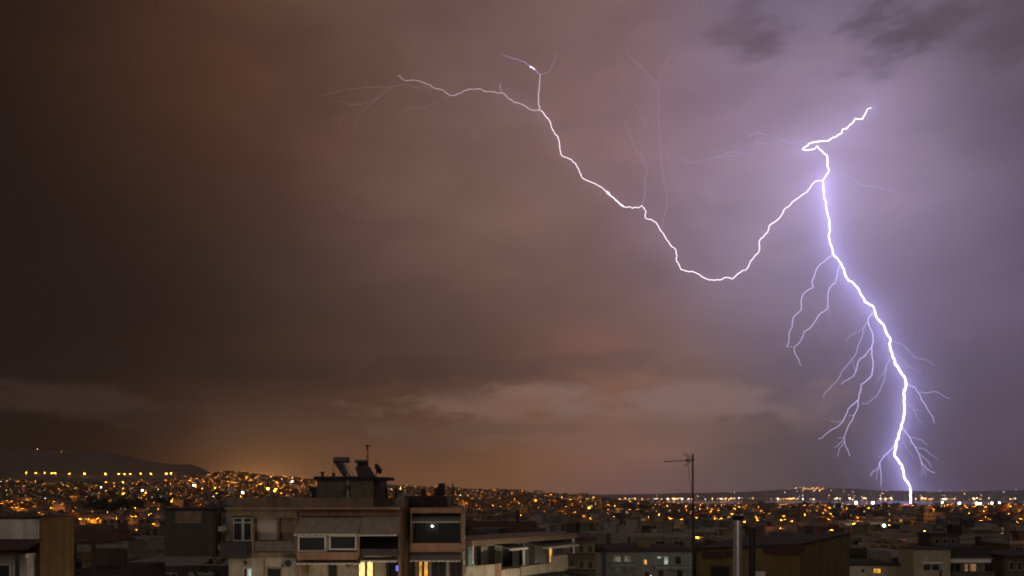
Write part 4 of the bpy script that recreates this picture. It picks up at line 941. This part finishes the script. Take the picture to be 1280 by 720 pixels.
# one-mesh blocks for the middle distance
M['city_obj'] = M['city'].copy(); M['city_obj'].name = 'middle distance facade'
def _objcol(m):
    nt = m.node_tree; h = G(nt)
    a_ = [n for n in nt.nodes if n.type == 'ATTRIBUTE'][0]; oi = nt.nodes.new('ShaderNodeObjectInfo')
    for l in list(a_.outputs['Color'].links): nt.links.new(oi.outputs['Color'], l.to_socket)
    wn = [n for n in nt.nodes if n.type == 'TEX_WHITE_NOISE'][0]; src = wn.inputs['Vector'].links[0].from_socket
    nt.links.new(h.v('ADD', src, h.comb(h.m('MULTIPLY', oi.outputs['Random'], 531.0), 0.0)), wn.inputs['Vector'])
    m.cycles.emission_sampling = 'NONE'
_objcol(M['city_obj'])
def facade_faces(w, dp, H, roof_extra, seed):
    """vertices, faces and uv (metres) of one distant block: body, parapet lip, stair house, balcony bands"""
    vs, fs, uvs = [], [], []
    def bx(x0, x1, y0, y1, z0, z1, wall):
        o = len(vs); vs.extend([(x0,y0,z0),(x1,y0,z0),(x1,y1,z0),(x0,y1,z0),(x0,y0,z1),(x1,y0,z1),(x1,y1,z1),(x0,y1,z1)])
        for q, L in (((0,1,5,4), x1 - x0), ((1,2,6,5), y1 - y0), ((3,0,4,7), y1 - y0)):
            fs.append(tuple(o + i for i in q))
            uvs.extend([(seed, z0), (seed + L, z0), (seed + L, z1), (seed, z1)] if wall else [(0.1, 0.6)] * 4)
        fs.append((o+4, o+5, o+6, o+7)); uvs.extend([(0.1, 0.6)] * 4)
    bx(-w/2, w/2, 0, dp, -5, H, True)
    sx = roof_extra * w - w / 2
    bx(sx, sx + min(3.5, w * .3), dp * .35, dp * .7, H, H + 2.7, False)
    return vs, fs, uvs, bx
def add_uv(me, uvs):
    l = me.uv_layers.new(name='UVMap'); l.data.foreach_set('uv', [c for p in uvs for c in p])
MIDM = {}
def mid_mesh(n, st):
    if (n, st) in MIDM: return MIDM[(n, st)]
    vs, fs, uvs, bx = facade_faces(12.8, 11.0, n * 3.0, .2 + .25 * st, 0.0)
    for fl in range(n): bx(-5.5 if st != 1 else -1.0, 5.5, -1.1, -.01, fl * 3.0 - .1, fl * 3.0 + .8, False)
    bx(-6.6, 6.6, -.2, .1, n * 3.0 + .003, n * 3.0 + .7, False)
    me = bpy.data.meshes.new('town_block'); me.from_pydata(vs, [], fs); add_uv(me, uvs); me.materials.append(M['city_obj']); MIDM[(n, st)] = me
    return me
PAL = [('beige', (.36, .30, .22)), ('cream', (.42, .38, .30)), ('grey', (.22, .21, .19)), ('ochre', (.32, .22, .11)), ('brick red', (.25, .13, .09)), ('blue grey', (.20, .22, .23)), ('olive', (.26, .23, .12)), ('white', (.50, .47, .42)), ('dark', (.11, .10, .09))]
PAL = [(n_, tuple(.52 * v for v in c_)) for n_, c_ in PAL]

# ------------------------------------------------------------------ the town: one lot after another down to the bay
RC = random.Random(21)
CELLS = []
def top_row(d): return float(np.interp(d, [90, 130, 200, 300, 500, 700], [696, 684, 671, 660, 648, 642.5]))
def hash2(a, b_): return (math.sin(a * 12.9898 + b_ * 78.233) * 43758.5453) % 1.0
d = 92.0
while d < 4480:
    s_ = 13.5 + d * .0095; npx = s_ * F / d; px = -70 + RC.random() * npx
    while px < 1350:
        p2 = px + RC.uniform(-.12, .12) * npx; dd = d + RC.uniform(-.22, .22) * s_
        px += npx
        x = X(p2, dd); zg = ground(x, dd)
        if zg < 2.0: continue
        if p2 < 800 and dd > (3150 if p2 < 270 else 3350 if p2 < 430 else 2750): continue
        if dd < 142 and 655 < p2 < 940: continue
        if dd < 165 and p2 > 1000: continue
        if dd > 4050 and p2 > 1010: continue
        if dd < 108 and 195 < p2 < 300: continue
        if 540 < dd < 1500 and 105 < p2 < 215 and abs(dd - 950) < 200: continue        # the park
        if hash2(int(d), int(p2 / 37)) < .05: continue
        w = s_ * RC.uniform(.60, .84); dp = s_ * RC.uniform(.44, .62)
        if dd < 650:
            tr = top_row(dd) + RC.gauss(0, 7 * min(1, 220 / dd))
            if p2 > 1010: tr = max(tr + 4, 667 if (1040 < p2 < 1180 and dd < 575) else 0)
            if 80 < p2 < 215 and dd < 420: tr = max(tr + 6, 690 if dd < 150 else 676 if dd < 260 else 664)
            zt = Z(tr, dd); H = min(max(zt - zg, 4.5), 25)
        elif p2 < 820: H = RC.uniform(5.5, 10.5) + (5 if RC.random() < .05 else 0)
        else:
            H = RC.uniform(8, 15) + (5 if RC.random() < .05 else 0)
            if dd > 1400 and p2 > 1010: H = max(4.0, min(H, EYE - 16.8 / F * dd - zg))
        yaw = .55 * math.sin(p2 / 150.0 + dd / 420.0) + RC.uniform(-.12, .12)
        CELLS.append((dd, p2, x, zg, w, dp, H, yaw, RC.randrange(len(PAL)), RC.randrange(3), RC.random()))
    d += s_
CELLS.sort()
NEAR_N, MID_N = 120, 330
town = []
for i, (dd, px, x, zg, w, dp, H, yaw, ci, st, rv) in enumerate(CELLS[:MID_N]):
    n = max(2, min(8, round(H / 3.0)))
    if i < NEAR_N:
        o = copy_tree(proto(n, st)); kids = o.children; o.scale = (w / 12, dp / 11, H / (3 * n))
        for k in kids: k.color = (*PAL[ci][1], 1)
    else:
        o = bpy.data.objects.new('town_block', mid_mesh(n, st)); COL.objects.link(o); o.scale = (w / 12.8, dp / 11, H / (3 * n))
    o.location = (x, dd, zg); o.rotation_euler = (0, 0, yaw); o.color = (*PAL[ci][1], 1)
    tag(o, 'x', 'building'); town.append((o, CELLS[i], n))
for r in PROTOS.values():
    for ch in list(r.children): bpy.data.objects.remove(ch)
    bpy.data.objects.remove(r)

# what stands wholly behind other blocks goes to the mass of the far town
bpy.context.view_layer.update()
dg = bpy.context.evaluated_depsgraph_get()
def root_of(o):
    while o.parent: o = o.parent
    return o
def look(step=2.3, y0=632, y1=720):
    seen = {}
    py = y0
    while py < y1:
        px = 0.5
        while px < 1280:
            dv = Vector(((px - 640) / F, 1, (HZ - py) / F)).normalized()
            ok, loc, nor, idx, ob, mt = SC.ray_cast(dg, Vector((0, 0, EYE)), dv)
            if ok:
                rn = root_of(ob).name; s = seen.setdefault(rn, [0, 0.0, 0.0]); s[0] += 1; s[1] += px; s[2] += py
            px += step
        py += step
    return seen
SEEN = look()
kept = []; hidden = []
for (o, c, n) in town:
    if SEEN.get(o.name, (0,))[0] >= (4 if len(o.children) else 3): kept.append((o, c, n, SEEN[o.name]))
    else:
        hidden.append(c)
        for ch in list(o.children): bpy.data.objects.remove(ch)
        bpy.data.objects.remove(o)
# labels: colour, height and what each block stands behind or beside
MARKS = [(42, 'the ochre house'), (105, 'the dark veranda'), (160, 'the slate coloured low house'), (238, 'the blind dark block'), (330, 'the left half of the awning block'), (436, 'the awning block'), (545, 'the narrow two-balcony block'), (628, 'the dark red tiled roof'), (725, 'the dim shadowed block'), (800, 'the blue grey block'), (866, 'the tall mast'), (922, 'the steel flue'), (985, 'the mustard rooftop house'), (1050, 'the mustard wall corner'), (1100, 'the pale low house'), (1165, 'the beige house'), (1215, 'the dark terrace house'), (1275, 'the lower right corner')]
NUM = {2: 'two', 3: 'three', 4: 'four', 5: 'five', 6: 'six', 7: 'seven', 8: 'eight'}
groups = {}
for (o, c, n, sn) in kept:
    cx = sn[1] / sn[0]; mk = min(MARKS, key=lambda m_: abs(m_[0] - cx))[1]
    rng = 'just behind' if c[0] < 150 else 'some way behind' if c[0] < 230 else 'well beyond' if c[0] < 330 else 'far beyond'
    groups.setdefault((PAL[c[8]][0], rng, mk), []).append((cx, sn[2] / sn[0], o, n))
ORD = ['first', 'second', 'third', 'fourth', 'fifth', 'sixth', 'seventh', 'eighth', 'ninth', 'tenth']
for (cn, rng, mk), L in groups.items():
    L.sort(key=lambda t_: t_[0])
    for i, (cx, cy, o, n) in enumerate(L):
        tail = '' if len(L) == 1 else (', left one of two' if i == 0 else ', right one of two') if len(L) == 2 else ', %s from the left' % ORD[i]
        o['label'] = '%s flat-roofed block %s %s%s' % (cn, rng, mk, tail); o['group'] = 'flat-roofed town blocks below the viewpoint'
# the rest of the town, thousands of blocks
vs_, fs_, uv_, cl_ = [], [], [], []
for (dd, px, x, zg, w, dp, H, yaw, ci, st, rv) in hidden + CELLS[MID_N:]:
    vs, fs, uvs, bx = facade_faces(w, dp, H, rv * .7, 3.2 * int(rv * 9000))
    if dd < 1200: bx(-w / 2 - .2, w / 2 + .2, -.2, .15, H + .003, H + .8, False)
    if rv > .6: bx(w * .1, w * .1 + .8, dp * .2, dp * .25, H + .01, H + 1.5 + 2 * rv, False)
    ca, sa = math.cos(yaw), math.sin(yaw); o = len(vs_)
    vs_ += [(x + ca * p[0] - sa * p[1], dd + sa * p[0] + ca * p[1], zg + p[2]) for p in vs]
    fs_ += [tuple(o + i for i in q) for q in fs]; uv_ += uvs
    c = PAL[ci][1]; k = .8 + .4 * hash2(px, dd); cl_ += [(c[0] * k, c[1] * k, c[2] * k, 1)] * len(vs)
me = bpy.data.meshes.new('far_town'); me.from_pydata(vs_, [], fs_); add_uv(me, uv_)
ca_ = me.color_attributes.new('col', 'FLOAT_COLOR', 'POINT'); ca_.data.foreach_set('color', [v for c in cl_ for v in c])
me.materials.append(M['city']); o = bpy.data.objects.new('far_town', me); COL.objects.link(o)
tag(o, 'dense town of flat-roofed blocks spreading over the plain and up the hill', 'town', kind='stuff')

# ------------------------------------------------------------------ lamps
def hooded_mesh(h_, k=1.0):
    m_ = MB(); m_.tube([(0, 0, -1), (0, 0, h_ - .4), (0, -.5, h_ + .1), (0, -1.5, h_ + .3)], [.10, .07, .05, .04], 6, 0)
    a = .34 * k; L = .62 * k; z = h_ + .12
    m_.box(-a, a, -1.5 - L, -1.5 + L, z, z + .22, 0); m_.add([(-a, -1.5 - L, z - .01), (-a, -1.5 + L, z - .01), (a, -1.5 + L, z - .01), (a, -1.5 - L, z - .01)], [(0, 1, 2, 3)], 1)
    me = m_.mesh('street_lamp'); me.materials.append(M['iron']); me.materials.append(M['sodium_down']); return me
def lamp_mesh(r_, h_, mat, arm=1.2):
    m_ = MB(); m_.tube([(0, 0, -1), (0, 0, h_ - .4), (0, -arm * .3, h_ + .1), (0, -arm, h_ + .35)], [.10, .07, .05, .04], 6, 0)
    m_.box(-.16, .16, -arm - .35, -arm + .1, h_ + .30, h_ + .42, 0)
    m_.ball((0, -arm - .1, h_ + .3 - r_), r_, 8, 6, 1)
    me = m_.mesh('street_lamp'); me.materials.append(M['iron']); me.materials.append(M[mat]); return me
LM = {}
def lamp(px, d, kind, r_, h_, label, group, name='street_lamp', cat='street lamp', mat=None):
    key = (kind, r_, h_)
    if key not in LM: LM[key] = hooded_mesh(h_, r_) if kind == 'sodium_down' else lamp_mesh(r_, h_, kind)
    x = X(px, d); o = bpy.data.objects.new(name, LM[key]); COL.objects.link(o); o.location = (x, d, ground(x, d)); return tag(o, label, cat, group)
def depth_of(px, py, h_, lo=90, hi=9000):      # where a lamp of height h_ on the ground shows at this row
    best = None; d = lo
    while d < hi:
        x = X(px, d); q = HZ - (ground(x, d) + h_ - EYE) / d * F
        if q <= py: return d
        d *= 1.01
    return hi
LIST = [  # lamps that stand out in the photograph
 (303,615,'flood',2.6,12,'brightest floodlight glaring on the hillside left of the stair house'),(335,610.5,'sodium',2.4,10,'large amber lamp on the hill nearest the stair house'),(345,611,'sodium',1.9,10,'second large amber lamp right beside the first on the hill'),
 (291,612,'sodium',1.6,9,'amber lamp just left of the hillside floodlight'),(320,614,'sodium',1.5,9,'amber lamp just right of the hillside floodlight'),(269,610,'sodium',1.5,9,'amber lamp under the bright row on the hill shoulder'),(345,621,'whitelamp',1.3,9,'cool white lamp below the two large amber ones'),(365,602,'whitelamp',1.4,9,'white lamp high on the slope beside the stair house'),
 (109,627,'whitelamp',1.5,9,'blue white lamp beside the dark park'),(178,612.5,'whitelamp',1.5,10,'pinkish white lamp over the orange lit houses on the plain'),(183,616,'sodium',1.6,9,'strong orange lamp right of the pinkish white one'),(101,621,'sodium',1.2,9,'orange lamp up and left of the blue white one'),
 (122,639.5,'mercury',.9,8,'greenish lamp at the lower edge of the park'),(118,658,'whitelamp',.7,8,'small white lamp beside the orange lit facades'),(196,648,'whitelamp',.7,8,'white lamp left of the blind dark block'),(127,688.5,'mercury',.30,7,'left of two greenish lamps in the street below the veranda'),(144,690,'mercury',.30,7,'right of two greenish lamps in the street below the veranda'),
 (242.5,606,'whitelamp',1.5,9,'white lamp on the hill shoulder above the blind block'),(8,613,'mercury',1.5,9,'pale lamp at the far left of the plain'),(578,630,'sodium',1.3,9,'orange lamp right of the thin flue'),(609,626,'sodium',1.8,9,'strongest orange lamp on the hill behind the low white block'),(703,661,'sodium',.6,8,'yellow lamp right of the low white block roof'),
 (745,645,'whitelamp',.8,8,'white lamp in the middle of the plain'),(852,655,'redlamp',.9,10,'single magenta red light left of the mast'),(814,677.5,'whitelamp',.35,8,'white lamp behind the blue grey block'),(1070,629.5,'flood',4.5,29,'left floodlight mast at the harbour, left of the bolt'),(1091,629.5,'flood',4.5,29,'second floodlight mast left of the bolt'),
 (1178,629.5,'flood',4.0,29,'first floodlight mast right of the bolt'),(1199,628.5,'flood',4.6,26,'second floodlight mast right of the bolt'),(1221,628.5,'flood',4.6,26,'third floodlight mast right of the bolt'),(1225,633.5,'mercury',3.4,24,'broad harbour lamp under the third mast'),(1240,633,'flood',3.6,26,'fourth harbour floodlight right of the bolt'),(1249,633,'flood',4.0,26,'last harbour floodlight before the picture edge'),
 (1134,632.5,'redlamp',3.0,18,'red light on the roofs under the bolt'),(1131,638,'whitelamp',2.0,9,'white lamp just below the red light'),(1090,644,'whitelamp',1.6,9,'white lamp within the orange lit street'),(1215,662,'whitelamp',.8,9,'white lamp right of the roof tank'),(1264,661.5,'whitelamp',.8,9,'white lamp near the right edge'),
 (785,678,'sodium',.4,8,'orange lamp low behind the blue grey block'),(798,679,'sodium',.4,8,'yellow orange lamp just left of the white one'),
 (936,634,'sodium',2.2,9,'orange lamp at the foot of the lone tower block'),(931,632,'sodium',2.0,9,'left orange lamp at the foot of the lone tower block'),(130,655,'sodium',.8,8,'orange lamp before the long lit facade'),(107,655,'sodium',.8,8,'orange lamp before the small lit facade'),(202,652,'sodium',.7,8,'orange lamp right below the white one by the blind block'),(66,635,'sodium',.9,8,'orange lamp above the ochre house'),(44,648,'sodium',.7,8,'orange lamp just above the ochre roof'),
]
for (px, py, kind, r_, h_, label) in LIST:
    dd = depth_of(px, py, h_, 3400 if r_ > 2.7 and px > 1000 else 1400 if px > 880 and py < 640 else 900 if py < 640 else 420 if py < 650 else 200 if py < 667 else 95); lamp(px, dd, kind, r_, h_, label, None)
for px, py in ((33,591),(45,591),(56,591),(65,591),(69,591),(87,592),(106,592),(132,592.3),(148.5,592.5),(156,592.5),(163,592.5),(176,592),(189,592),(208,592),(214,591.5)):
    lamp(px, depth_of(px, py, 12, 3200), 'sodium', (2.3 if px in (106, 132) else 1.0 + 1.1 * abs(hash2(px, 3))), 12, 'amber lamp of the long row across the dark mountainside', 'amber lamps of the mountainside road')
for px, py, d_, kd, r_, lb in ((1104, 656.3, 545, 'flood', .85, 'white lamp over the pale lit yard'), (1075, 658.5, 546, 'flood', .6, 'pale lamp at the left of the lit yard'), (1060, 659.5, 547, 'mercury', .7, 'pale lamp at the far left of the lit yard'), (1090, 658, 546, 'flood', .7, 'pale lamp in the middle of the lit yard'),
                               (1152, 666, 324, 'sodium', .30, 'orange lamp against the orange red wall'), (1136, 667, 324, 'sodium', .30, 'orange lamp at the left end of the orange red wall'), (764, 668, 285, 'sodium', .26, 'orange lamp against the small orange lit block')):
    lamp(px, d_, kd, r_, round(Z(py, d_) - ground(X(px, d_), d_), 1), lb, None)
for px, py, lb in ((47, 561.5, 'faint house lamp near the mountain top'), (77, 565, 'faint lamp right of the mountain top'), (187, 576.5, 'faint lamp on the falling mountain ridge')):
    lamp(px, depth_of(px, py, 6, 4500), 'sodium_far', 1.3, 6, lb, None)
for px, d_, lb in ((318, 42, 'globe street lamp in the street under the left wing of the awning block'), (440, 43, 'globe street lamp in the street under the awnings'), (548, 45, 'globe street lamp in the street under the narrow two-balcony block'), (622, 56, 'globe street lamp in the street under the near end of the low white block'), (690, 63, 'globe street lamp in the street under the far end of the low white block'), (1165, 84, 'globe street lamp in the street below the beige house'), (812, 100, 'globe street lamp in the street below the blue grey block')):
    lamp(px, d_, 'globe_bright' if 600 < px < 700 else 'globe', .32, 9, lb, None)  # unseen lamps below the view, added to brighten the near facades
# lone tower on the plain, the long dark hall before it
def plain_block(name, px0, px1, py_top, d, dp, mat, label, cat='building'):
    x0, x1 = X(px0, d), X(px1, d); zg = min(ground(x0, d), ground(x1, d)) - 1
    o = empty(name, ((x0 + x1) / 2, d, zg), label, cat); hw = (x1 - x0) / 2; H = Z(py_top, d) - zg
    MB().box(-hw, hw, 0, dp, 0, H).build('wall', mat, o); MB().box(-hw * 1.02, hw * 1.02, -.3, dp + .3, H + .002, H + 1.0).build('roof_edge', M['grey'], o)
    return o, hw, H
t_, hw, H = plain_block('tower_block', 931, 948, 626, 1500, 16, M['cream'], 'lone orange lit tower block rising above the plain right of the mast')
for k in range(1, int(H // 3.2)): MB().box(-hw * .9, hw * .9, -1.2, -.01, k * 3.2, k * 3.2 + .9).build('balcony', M['trim'], t_)
plain_block('long_hall', 800, 905, 638.5, 760, 20, M['dark'], 'long dark hall roof stretching past the mast above the plain')
plain_block('brick_hall', 838, 906, 662.5, 300, 14, M['terracotta'], 'wide brick red blank wall between the mast and the blue grey block')
plain_block('orange_hall', 1128, 1165, 663, 330, 10, M['terracotta'], 'orange red blank wall left of the roof tank')
plain_block('white_hall', 1052, 1112, 654, 560, 25, M['frame'], 'wide white lit hall right of the mustard rooftop house')
for (a_, b_, tp, d_, lb) in ((100, 112, 646, 420, 'small orange lit block right of the ochre house'), (121, 148, 645.5, 430, 'wide orange lit block with banded storeys above the veranda roof'), (66, 80.5, 629.5, 640, 'tall orange lit block rising above the ochre house roof'), (193, 204, 653, 400, 'low orange lit block touching the blind dark block'), (1018, 1034, 641, 900, 'long orange lit front behind the mustard rooftop house')):
    t_, hw, H = plain_block('lit_block', a_, b_, tp, d_, 9, M['cream'], lb)
    for k in range(1, int(H // 3.1) + 1): MB().box(-hw * .94, hw * .94, -.9, -.01, H - k * 3.1 + .4, H - k * 3.1 + 1.2).build('balcony', M['trim'], t_)
    for s__ in (-.5, .5): lamp((a_ + b_) / 2 + s__ * (b_ - a_) * .8, d_ - 5, 'sodium_down', 1.3, round(H + (Z(tp, d_) - ground(X((a_ + b_) / 2, d_), d_) - H) * 1.0 - 1.0), 'hooded amber lamp %s of the %s' % ('at the left end' if s__ < 0 else 'at the right end', ' '.join(lb.split()[:4])), None)
plain_block('lit_cabin', 758, 770, 666, 290, 8, M['mustard'], 'small orange lit block left of the mast above the blue grey block')

# street lamps all over the town: the nearest ones are things, the rest one mass
RL = random.Random(5)
spots = []
for (dd, px, x, zg, w, dp, H, yaw, ci, st, rv) in CELLS:
    if dd < 130: continue
    left = px < 810
    cl = .5 + .5 * math.sin(px * .031 + dd * .004) * math.sin(px * .013 - dd * .0031 + 1.3)
    pr = (.36 + .62 * cl) if left else (.32 + .58 * cl)
    if 215 < px < 430 and dd > 900: pr *= 1.6
    if 430 <= px < 810 and dd > 600: pr *= 1.2
    if dd < 500: pr *= .7
    if RL.random() > pr: continue
    q = RL.random(); ox = RL.uniform(-.45, .45) * w
    kind = 'sodium_down' if q < (.74 if left else .82) else 'sodium_dim' if q < .88 else 'sodium' if q < .94 else 'mercury' if q < .97 else 'whitelamp'
    if dd < 230 and kind == 'sodium': kind = 'sodium_dim'
    spots.append((dd - RL.uniform(3.2, 5.5), x + ox, kind, px, min(19, max(6.0, ((1.1 if left else 1.25) if kind == 'sodium_down' else .8) * H)), RL.random()))
spots.sort()
far = MB(); NL = 210
LK = {'sodium_down': ('hooded street lamp throwing amber light down on the walls below', 'hooded amber street lamps of the town'), 'sodium_dim': ('weak orange street lamp on a bent pole between the dark town blocks', 'weak orange street lamps of the town'),
      'sodium': ('bright amber street lamp on a bent pole between the dark town blocks', 'bright amber street lamps of the town'), 'mercury': ('greenish street lamp on a bent pole between the dark town blocks', 'greenish street lamps of the town'), 'whitelamp': ('cool white street lamp on a bent pole between the dark town blocks', 'cool white street lamps of the town')}
FM = ['iron', 'sodium', 'sodium_dim', 'sodium_down', 'mercury', 'whitelamp']
for i, (d_, x, kind, px, hl, q) in enumerate(spots):
    r_ = (.16 + .00020 * d_) * (.45 + 1.5 * q ** 3); h_ = round(hl)
    if kind == 'sodium_dim': r_ *= 1.5
    if kind in ('mercury', 'whitelamp'): r_ *= .8
    z = ground(x, d_)
    if i < NL:
        p_ = .7 if kind == 'sodium_down' else round(r_ * 10) / 10 + .05
        lamp(640 + F * x / d_, d_, kind, p_, h_, LK[kind][0], LK[kind][1])
    else:
        far.box(x - .08, x + .08, d_ - .08, d_ + .08, z - 1, z + h_ - r_ * .5, 0)
        if kind == 'sodium_down':
            kk = (1.15 + .9 * q) if d_ > 700 else (.9 + .5 * q); a = .34 * kk; L = .62 * kk; far.box(x - a, x + a, d_ - 1.5 - L, d_ - 1.5 + L, z + h_, z + h_ + .22, 0); zz = z + h_ - .01
            far.add([(x - a, d_ - 1.5 - L, zz), (x - a, d_ - 1.5 + L, zz), (x + a, d_ - 1.5 + L, zz), (x + a, d_ - 1.5 - L, zz)], [(0, 1, 2, 3)], 3)
        else: far.ball((x, d_, z + h_), r_, 6, 4, FM.index(kind))
tag(far.build('far_street_lights', [M[k] for k in FM]), 'countless amber street lights scattered over the far town', 'street lights', kind='stuff')
# lights along and above the far shore
M['shore1'] = emit('far amber light', (1.0, .45, .12), 26); M['shore2'] = emit('far white light', (1.0, .85, .7), 24); M['shore3'] = emit('far red light', (1.0, .15, .12), 22)
far = MB()
CLU = [(790, 9), (815, 14), (842, 7), (872, 16), (905, 8), (930, 14), (978, 10), (1012, 20), (1048, 12), (1082, 16), (1108, 7), (1160, 10), (1186, 16), (1222, 9), (1262, 12)]
for k in range(300):
    row = RL.random()
    if row < .58: cx_, sg = RL.choice(CLU); px = cx_ + sg * RL.gauss(0, .8); d_ = RL.uniform(7360, 8000)
    else: px = 775 + 515 * RL.random(); d_ = 7700 + 1800 * RL.random() ** 1.4
    row = 0 if row < .58 else 1
    if row >= .5 and px < 860 and RL.random() < .7: continue
    x = X(px, d_); z = ground(x, d_); q = RL.random(); r_ = (.7 + 2.6 * RL.random() ** 2.2) * (1.15 if row < .5 else .70)
    far.box(x - .2, x + .2, d_ - .2, d_ + .2, z - 3, z + 9, 0); far.ball((x, d_, z + 9 + r_), r_, 6, 4, 1 if q < .66 else 2 if q < .95 else 3)
for k in range(46):      # houses in a cluster on the far hill
    px = 1016 + 22 * RL.gauss(0, .6); d_ = RL.uniform(8900, 9450); x = X(px, d_); z = ground(x, d_); r_ = RL.uniform(.8, 2.0)
    far.box(x - .2, x + .2, d_ - .2, d_ + .2, z - 3, z + 9, 0); far.ball((x, d_, z + 9 + r_), r_, 6, 4, 1)
tag(far.build('far_shore_lights', [M['iron'], M['shore1'], M['shore2'], M['shore3']]), 'tiny amber and white lights strung along the far shore', 'street lights', kind='stuff')

# ------------------------------------------------------------------ trees
RT = random.Random(11)
def crown_faces(mb, c, rx, rz, n, size):
    for k in range(n):
        while True:
            p = Vector((RT.uniform(-1, 1), RT.uniform(-1, 1), RT.uniform(-1, 1)))
            if p.length < 1 and (p.length > .35): break
        lump = .75 + .35 * math.sin(p.x * 5 + c[0]) * math.cos(p.z * 6 + c[1]); q = Vector((c[0] + p.x * rx * lump, c[1] + p.y * rx * lump, c[2] + p.z * rz * lump))
        a = Vector((RT.gauss(0, 1), RT.gauss(0, 1), RT.gauss(0, .6))).normalized(); b2 = a.cross(Vector((RT.gauss(0, 1), RT.gauss(0, 1), RT.gauss(0, 1)))).normalized()
        s = size * RT.uniform(.6, 1.4)
        mb.add([q - a * s, q + b2 * s * .5, q + a * s, q - b2 * s * .5], [(0, 1, 2, 3)])
def make_tree(h_, seed):
    RT.seed(seed); r = empty('street_tree', PROTO_AT, 'x', 'tree'); m_ = MB()
    m_.tube([(0, 0, -1), (.05, 0, h_ * .25), (.15, .1, h_ * .5)], [h_ * .035, h_ * .026, h_ * .016], 7)
    for k in range(6):
        a = k * 1.05 + RT.random(); m_.tube([(.1, .05, h_ * (.3 + .03 * k)), (math.cos(a) * h_ * .14, math.sin(a) * h_ * .14, h_ * .55), (math.cos(a) * h_ * .24, math.sin(a) * h_ * .24, h_ * RT.uniform(.62, .8))], [h_ * .012, h_ * .008, h_ * .003], 5)
    m_.build('trunk', M['bark'], r); m_ = MB()
    for k in range(9):
        a = RT.uniform(0, 6.28); rr_ = h_ * RT.uniform(.05, .22); crown_faces(m_, (math.cos(a) * rr_, math.sin(a) * rr_, h_ * RT.uniform(.5, .86)), h_ * RT.uniform(.12, .18), h_ * .12, 150, h_ * .028)
    m_.build('crown', M['leaf'], r); return r
TP = [make_tree(9, 1), make_tree(11, 2), make_tree(8, 3)]
TREES = [(252, 104, 'tree'), (268, 100, 'tree'), (243, 66.0, 'bush'), (262, 64.0, 'bush'), (276, 67.0, 'bush'), (182, 140, ''), (168, 150, ''), (210, 130, ''), (150, 120, ''), (838, 132, ''), (852, 136, ''), (872, 140, ''), (886, 128, ''), (1075, 165, ''), (1090, 172, ''), (1104, 180, ''), (1122, 170, ''), (1128, 190, ''), (1082, 210, ''), (1225, 172, ''), (1250, 180, ''), (1268, 168, ''), (700, 140, ''), (720, 150, ''), (741, 138, '')]
TLAB = {}
NEARBY = [(160, 'left of the blind dark block'), (252, 'under the blind dark block'), (720, 'between the white block and the blue grey block'), (860, 'behind the foot of the mast'), (1100, 'right of the mustard rooftop house'), (1250, 'at the lower right edge')]
groups = {}
for i, (px, d_, kd) in enumerate(TREES):
    o = copy_tree(TP[i % 3]); x = X(px, d_); o.location = (x, d_, ground(x, d_)); o.rotation_euler = (0, 0, i * 1.7)
    zt = Z(float(np.interp(d_, [60, 70, 130, 210], [697, 699, 688, 672])) + RT.uniform(-3, 4), d_) - ground(x, d_)
    k = max(3.5, min(zt, 14)) / (9, 11, 8)[i % 3] / .95; o.scale = (k, k, k)
    groups.setdefault(min(NEARBY, key=lambda m_: abs(m_[0] - px))[1], []).append((px, o))
for where, L in groups.items():
    L.sort(key=lambda t_: t_[0])
    for i, (px, o) in enumerate(L):
        o['label'] = 'dark leafy tree %s, %s from the left' % (where, ORD[i]); o['group'] = 'dark street trees between the blocks'
for r in TP:
    for ch in list(r.children): bpy.data.objects.remove(ch)
    bpy.data.objects.remove(r)
m_ = MB(); RT.seed(9)
for k in range(150):
    px = RT.uniform(108, 212); d_ = RT.uniform(800, 1130); x = X(px, d_); z = ground(x, d_); h_ = RT.uniform(8, 15)
    m_.box(x - .25, x + .25, d_ - .25, d_ + .25, z - 1, z + h_ * .55)
    for j in range(4): crown_faces(m_, (x + RT.uniform(-2, 2), d_ + RT.uniform(-2, 2), z + h_ * RT.uniform(.45, .85)), RT.uniform(2.5, 4), 2.6, 34, 1.1)
tag(m_.build('park_trees', M['leaf']), 'dark wooded park on the plain left of the blind dark block', 'trees', kind='stuff')

# ------------------------------------------------------------------ damp air over the whole town and bay
mh = bpy.data.materials.new('damp night air'); mh.use_nodes = True; nt = mh.node_tree; nt.nodes.clear()
pv = nt.nodes.new('ShaderNodeVolumePrincipled'); mo = nt.nodes.new('ShaderNodeOutputMaterial'); nt.links.new(pv.outputs[0], mo.inputs['Volume'])
pv.inputs['Color'].default_value = (0.92, 0.90, 0.92, 1); pv.inputs['Density'].default_value = HAZE; pv.inputs['Anisotropy'].default_value = 0.87
mb = MB(); mb.box(-14300, 14300, -11400, 11400, -12, 3450)
hz = tag(mb.build('haze', mh), kind='stuff')
